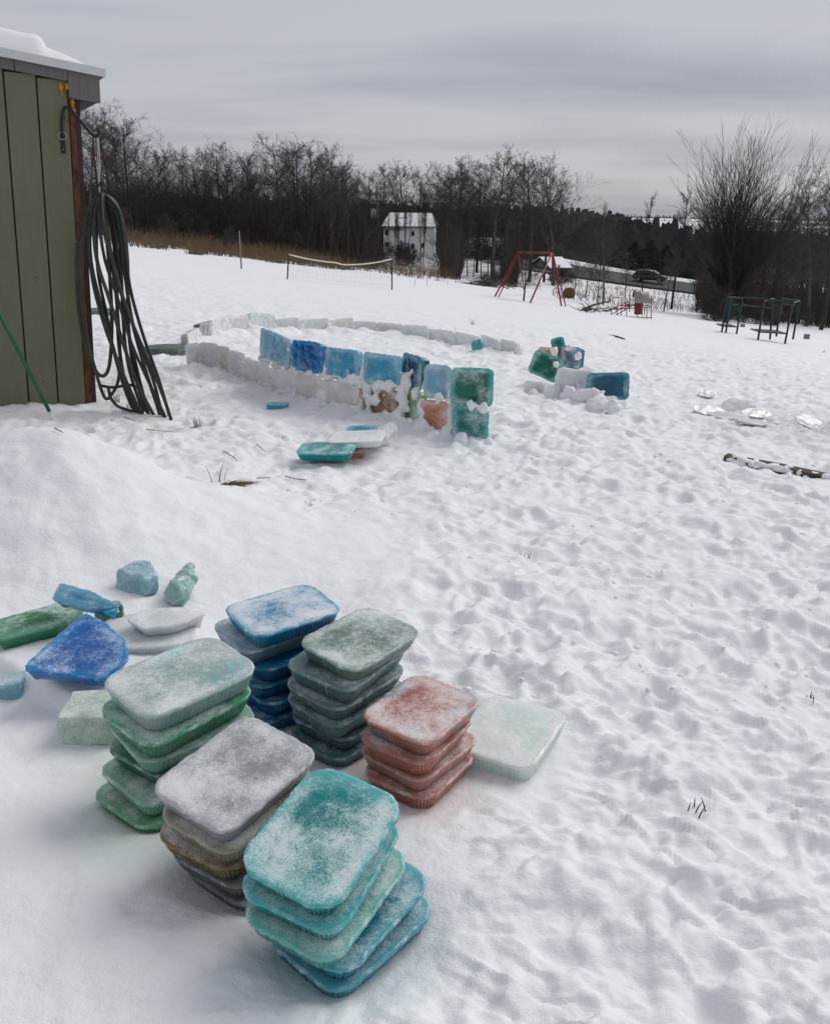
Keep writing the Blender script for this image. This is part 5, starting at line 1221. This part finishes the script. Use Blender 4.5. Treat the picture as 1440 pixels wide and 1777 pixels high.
# ------------------------------------------------------------------ houses, poles, road, car
def build_far():
    M['white_wall'] = simple('white_clapboard', (.80,.80,.80), .7, .08, 2, stretch=(.3,.3,6)); M['grey_wall'] = simple('grey_clapboard', (.34,.35,.38), .7, .1, 2)
    M['dark_glass'] = simple('dark_glass', (.012,.013,.016), .15, .2, 3, spec=.6); M['trim'] = simple('white_trim', (.66,.66,.66), .6, .05, 4)
    M['roof_dark'] = simple('roof_shingle', (.05,.048,.05), .9, .3, 3); M['asphalt'] = simple('wet_asphalt', (.040,.041,.046), .8, .35, .5, spec=.5)
    M['pole_wood'] = simple('pole_wood', (.10,.085,.072), .9, .25, 3); M['wire'] = simple('wire', (.02,.02,.022), .6, .1, 3)
    M['grey_metal'] = simple('grey_metal', (.30,.32,.34), .45, .1, 3)
    def house(px, py, wpx, hpx_eave, hpx_ridge, rot, lab, wall, wins, snow=True, depth=6.5, gable_front=False, y=None, hip=0.):
        p = P(px, py, pile=False)
        s = p.y/FPX; W = wpx*s; He = hpx_eave*s; Hr = hpx_ridge*s; D = depth; root = empty('house', (p.x, p.y, p.z-.2), rot)
        He += .2; Hr += .2
        # body: ridge along x unless gable_front
        if not gable_front:
            V = [(-W/2,0,-.8),(W/2,0,-.8),(W/2,D,-.8),(-W/2,D,-.8),(-W/2,0,He),(W/2,0,He),(W/2,D,He),(-W/2,D,He),(-W/2+hip*W,D/2,Hr),(W/2-hip*W,D/2,Hr)]
            F = [(0,1,5,4),(1,2,6,9,5),(2,3,7,6),(3,0,4,8,7)]
            RP = [[(-W/2-.3,-.3,He-.12),(W/2+.3,-.3,He-.12),(W/2+.3-hip*W,D/2,Hr+.06),(-W/2-.3+hip*W,D/2,Hr+.06)],[(W/2+.3,D+.3,He-.12),(-W/2-.3,D+.3,He-.12),(-W/2-.3+hip*W,D/2,Hr+.06),(W/2+.3-hip*W,D/2,Hr+.06)]]
        else:
            V = [(-W/2,0,-.8),(W/2,0,-.8),(W/2,D,-.8),(-W/2,D,-.8),(-W/2,0,He),(W/2,0,He),(W/2,D,He),(-W/2,D,He),(0,0,Hr),(0,D,Hr)]
            F = [(0,1,5,8,4),(1,2,6,5),(2,3,7,9,6),(3,0,4,7)]
            RP = [[(-W/2-.3,-.3,He-.2),(0,-.3,Hr+.05),(0,D+.3,Hr+.05),(-W/2-.3,D+.3,He-.2)],[(0,-.3,Hr+.05),(W/2+.3,-.3,He-.2),(W/2+.3,D+.3,He-.2),(0,D+.3,Hr+.05)]]
        mesh_obj('wall', V, F, M[wall], root)
        rb = MB(); sb = MB()
        for q in RP:
            q = [Vector(v) for v in q]; nrm = (q[1]-q[0]).cross(q[2]-q[0]).normalized(); nrm = nrm if nrm.z > 0 else -nrm
            for mb_, o0, o1 in ((rb, 0, .12), (sb, .125, .26)):
                b0 = len(mb_.v); mb_.v += [v+nrm*o0 for v in q]+[v+nrm*o1 for v in q]; mb_.f += [tuple(b0+i for i in f) for f in ((3,2,1,0),(4,5,6,7),(0,1,5,4),(1,2,6,5),(2,3,7,6),(3,0,4,7))]
        r = rb.build('roof', M['roof_dark'], root)
        if snow: sb.build('roof_snow', M['roofsnow'], r)
        for (wx, wz, ww, wh) in wins:
            x_ = wx*W; z_ = wz*He; f = MB(); f.box((x_-ww/2-.08, -.05, z_-wh/2-.08), (x_+ww/2+.08, -.004, z_+wh/2+.08)); w_ = f.build('window', M['trim'], root)
            f = MB(); f.box((x_-ww/2, -.07, z_-wh/2), (x_+ww/2, -.054, z_+wh/2)); f.build('pane', M['dark_glass'], w_)
        tag(root, lab, 'house'); return root
    h = house(709, 444, 84, 47, 66, R(-4), 'tall white house with snowy roof seen through thin trees', 'white_wall',
          [(-.44,.42,.5,.65),(-.44,.80,.5,.65),(.08,.78,.45,.65),(.08,.38,.45,.65),(.28,.40,.4,.65)], hip=.12)
    # side wing of the white house, its roof edge and dark chimney
    b = MB(); b.box((-1.9, 1.6, 4.9), (-.3, 3.4, 5.75)); b.build('chimney', M['roof_dark'], h)
    b = MB(); b.box((-3.7, -.28, 3.98), (-.9, -.06, 4.10)); b.build('porch_eave', M['roof_dark'], h)
    house(826, 448, 30, 18, 30, R(6), 'small grey gabled house beyond the swing frame', 'grey_wall', [(-.15,.5,.8,.9)], gable_front=True, depth=5)
    house(852, 446, 34, 16, 28, R(-6), 'low white wing of a house with snowy roof next to the gabled one', 'white_wall', [(-.1,.45,.9,.9),(.2,.45,.7,.9)])
    house(408, 392, 30, 9, 17, R(0), 'white cottage just visible through the dark wood', 'white_wall', [(-.2,.5,.8,.8),(.2,.5,.8,.8)], depth=4)
    house(972, 474, 36, 8, 22, R(20), 'low house with a snowy roof hidden behind the swing frame', 'grey_wall', [(-.2,.5,.7,.5)])
    # utility poles and lines
    def upole(px, pbase, ptop, y, lab, transformer, arm=2.4):
        x = ray(px, 430).x*y; g = float(base_z(x, y)); H = AT(px, ptop, y).z-g; root = empty('utility_pole', (x, y, g))
        MB().tube([(0,0,-.5),(0,0,H)], [.17,.12], 12).build('pole', M['pole_wood'], root, True)
        arm_o = MB(); arm_o.box((-arm/2, -.08, H-.85), (arm/2, .06, H-.70)); arm_o.build('crossarm', M['pole_wood'], root)
        for xx in (-arm/2+.15, -.35, arm/2-.15): MB().tube([(xx,0,H-.70),(xx,0,H-.52)], .05, 8).build('insulator', M['grey_metal'], root, True)
        if transformer:
            MB().tube([(-.52,-.1,H-2.75),(-.52,-.1,H-2.7),(-.52,-.1,H-1.75),(-.52,-.1,H-1.65)], [.33,.36,.36,.25], 16).build('transformer', M['grey_metal'], root, True)
        tag(root, lab, 'utility pole'); return Vector((x, y, g+H-.55))
    A = upole(655, 440, 338, 122, 'wooden utility pole with grey transformer beside the white house', True)
    B = upole(877, 440, 335, 118, 'wooden utility pole with crossarm left of the twin bare trees', False, 2.0)
    L0 = AT(240, 345, 110); R1 = AT(1110, 372, 128); R2 = AT(1500, 392, 150)
    def wire(a, b, sag, lab):
        o0 = a.copy(); pts = [(a-o0).lerp(b-o0, k/16)+Vector((0,0,-sag*(1-(2*k/16-1)**2))) for k in range(17)]
        o = MB().tube(pts, .022, 4).build('power_line', M['wire'], None); o.location = o0; tag(o, lab, 'power line', 'overhead power lines')
    for dz, dxx in ((0, -.9), (-.05, .9)):
        wire(A+Vector((dxx,0,dz)), L0+Vector((dxx,0,dz)), .8, 'dark power line running from the transformer pole into the wood'); wire(A+Vector((dxx,0,dz)), B+Vector((dxx,0,dz)), .5, 'dark power line between the two utility poles')
        wire(B+Vector((dxx,0,dz)), R1+Vector((dxx*.4,0,dz*12)), .6, 'dark power line running from the plain pole towards the vase shaped tree')
    wire(A+Vector((0,0,-2.2)), L0+Vector((0,0,-2.4)), .8, 'lower cable running from the transformer pole into the wood')
    # road
    mid = []
    for px, y_ in [(1560,116),(1420,120),(1300,124),(1210,127),(1120,130),(1050,133),(985,137),(930,142),(880,150)]:
        x_ = ray(px, 480).x*y_; mid.append(Vector((x_, y_, float(base_z(x_, y_))+.25)))
    mid = smooth_path(mid, 10); V = []; F = []; nW = 8
    for i, p in enumerate(mid):
        t_ = (mid[min(i+1, len(mid)-1)]-mid[max(i-1, 0)]); t_.z = 0; t_.normalize(); nn = Vector((-t_.y, t_.x, 0)); nn = nn if nn.y > 0 else -nn
        for k in range(nW+1):
            q = p+nn*(-5+11*k/nW); V.append((q.x, q.y, p.z+.10+.05*k))
    F = [(i*(nW+1)+k, i*(nW+1)+k+1, (i+1)*(nW+1)+k+1, (i+1)*(nW+1)+k) for i in range(len(mid)-1) for k in range(nW)]
    # a banked roadbed: the far side lies a little higher
    o = mesh_obj('road', V, F, M['asphalt'], None, True); tag(o, kind='structure'); sd = o.modifiers.new('s', 'SOLIDIFY'); sd.thickness = 1.2; sd.offset = -1 if True else 1
    V2 = []
    for i, p in enumerate(mid):
        t_ = (mid[min(i+1, len(mid)-1)]-mid[max(i-1, 0)]); t_.z = 0; t_.normalize(); nn = Vector((-t_.y, t_.x, 0)); nn = nn if nn.y > 0 else -nn
        for k, w_ in enumerate((6.0, 7.0, 8.0, 9.5)): q = p+nn*w_; V2.append((q.x, q.y, p.z+.10+.40+(-.1, .30, .32, -1.2)[k]))
    F2 = [(i*4+k, i*4+k+1, (i+1)*4+k+1, (i+1)*4+k) for i in range(len(mid)-1) for k in range(3)]
    o = mesh_obj('snow_bank', V2, F2, M['roofsnow'], None, True); tag(o, kind='structure')
    # car on the road
    k = min(range(len(mid)), key=lambda i: abs(mid[i].x/mid[i].y - ray(1127, 495).x)); p = mid[k]; dr = mid[k-1]-mid[k+1] if k else mid[0]-mid[1]
    yaw = math.atan2(dr.y, dr.x); build_car(Vector((p.x, p.y, p.z+.36)), yaw)
def build_car(loc, yaw):
    M['car_paint'] = simple('black_car_paint', (.010,.010,.012), .22, .2, 2, spec=.6); M['tyre'] = simple('tyre', (.015,.015,.015), .9, .2, 8); M['rim'] = simple('rim', (.25,.25,.26), .4, .1, 8, metal=.8)
    M['lamp_red'] = simple('tail_lamp', (.25,.01,.01), .3, .1, 9); M['lamp_white'] = simple('head_lamp', (.6,.6,.6), .2, .1, 9)
    root = empty('car', loc, yaw); sec = [(-2.25,.55,.95,.80),(-2.2,.42,1.02,.86),(-1.9,.30,1.06,.90),(-.9,.26,1.04,.92),(.2,.26,1.02,.92),(1.2,.26,.98,.90),(1.9,.30,.92,.86),(2.2,.38,.80,.78),(2.28,.5,.70,.70)]
    def loft(sec, name, mat, cabin=False):
        V = []; F = []; n = 12
        for (x, zb, zt, hw) in sec:
            for k in range(n):
                a = 2*math.pi*(k+.5)/n; cx = math.copysign(abs(math.cos(a))**.45, math.cos(a)); sz = math.copysign(abs(math.sin(a))**.45, math.sin(a)); V.append((x, hw*cx*((1-.20*max(0, sz)) if cabin else 1), (zb+zt)/2+(zt-zb)/2*sz))
        F = [(i*n+k, i*n+(k+1) % n, (i+1)*n+(k+1) % n, (i+1)*n+k) for i in range(len(sec)-1) for k in range(n)]; F += [tuple(range(n)), tuple((len(sec)-1)*n+k for k in reversed(range(n)))]
        return mesh_obj(name, V, F, mat, root, True)
    loft(sec, 'body', M['car_paint']); cab = loft([(-2.1,.9,1.1,.78),(-1.9,.9,1.5,.80),(-1.4,.9,1.64,.82),(-.3,.9,1.66,.82),(.35,.9,1.52,.80),(1.0,.9,1.12,.78),(1.15,.9,1.0,.76)], 'cabin', M['car_paint'], True)
    for s in (-1, 1):
        for (x0, x1, x2, x3) in ((-1.75,-.98,-.98,-1.55),(-.90,-.02,-.06,-.90),(.06,.85,.34,.0)):
            b = MB(); y = s*.80; ps = [Vector((x0,y,1.06)),Vector((x1,y,1.06)),Vector((x2,y*.93,1.50 if x2 < .3 else 1.42)),Vector((x3,y*.93,1.50))]; off = Vector((0,s*.03,.0)); b.v = ps+[p+off for p in ps]; b.f = [(0,1,2,3),(7,6,5,4),(0,4,5,1),(1,5,6,2),(2,6,7,3),(3,7,4,0)]; b.build('window', M['dark_glass'], cab)
        for x in (-1.42, 1.42):
            w = MB().tube([(x,s*.68,.34),(x,s*.93,.34)], .34, 20).build('wheel', M['tyre'], root); MB().tube([(x,s*.92,.34),(x,s*.945,.34)], .20, 14).build('rim', M['rim'], w)
        MB().box((2.16,s*.5-.16,.62),(2.29,s*.5+.16,.74)).build('headlight', M['lamp_white'], root); MB().box((-2.28,s*.62-.12,.85),(-2.19,s*.62+.12,1.05)).build('tail_light', M['lamp_red'], root)
    b = MB(); b.quad((.40,-.66,1.52),(.40,.66,1.52),(1.12,.70,1.06),(1.12,-.70,1.06)); o = b.build('windscreen', M['dark_glass'], cab); sd = o.modifiers.new('s', 'SOLIDIFY'); sd.thickness = .03; o.location.z = .02
    tag(root, 'black hatchback car driving along the wet road', 'car')

ground()
build_stacks(); build_loose(); build_ring()
shed, hook, SD = build_shed(); build_hose(hook, SD); build_pole()
build_small(); build_field(); build_trees(); build_far()
# thin winter haze over the valley
hb = MB(); hb.box((-20500, -12, -45), (20500, 9300, 48)); hz = hb.build('haze', None)
hm = bpy.data.materials.new('haze'); hm.use_nodes = True; ht = hm.node_tree; ht.nodes.clear()
ho = N(ht, 'ShaderNodeOutputMaterial'); hv = N(ht, 'ShaderNodeVolumePrincipled'); hv.inputs['Color'].default_value = (.80, .86, .95, 1); hv.inputs['Density'].default_value = .00009
ht.links.new(hv.outputs[0], ho.inputs['Volume']); hz.data.materials.append(hm); tag(hz, 'thin pale winter haze filling the air over the valley', 'haze', kind='stuff')
bpy.context.view_layer.update()
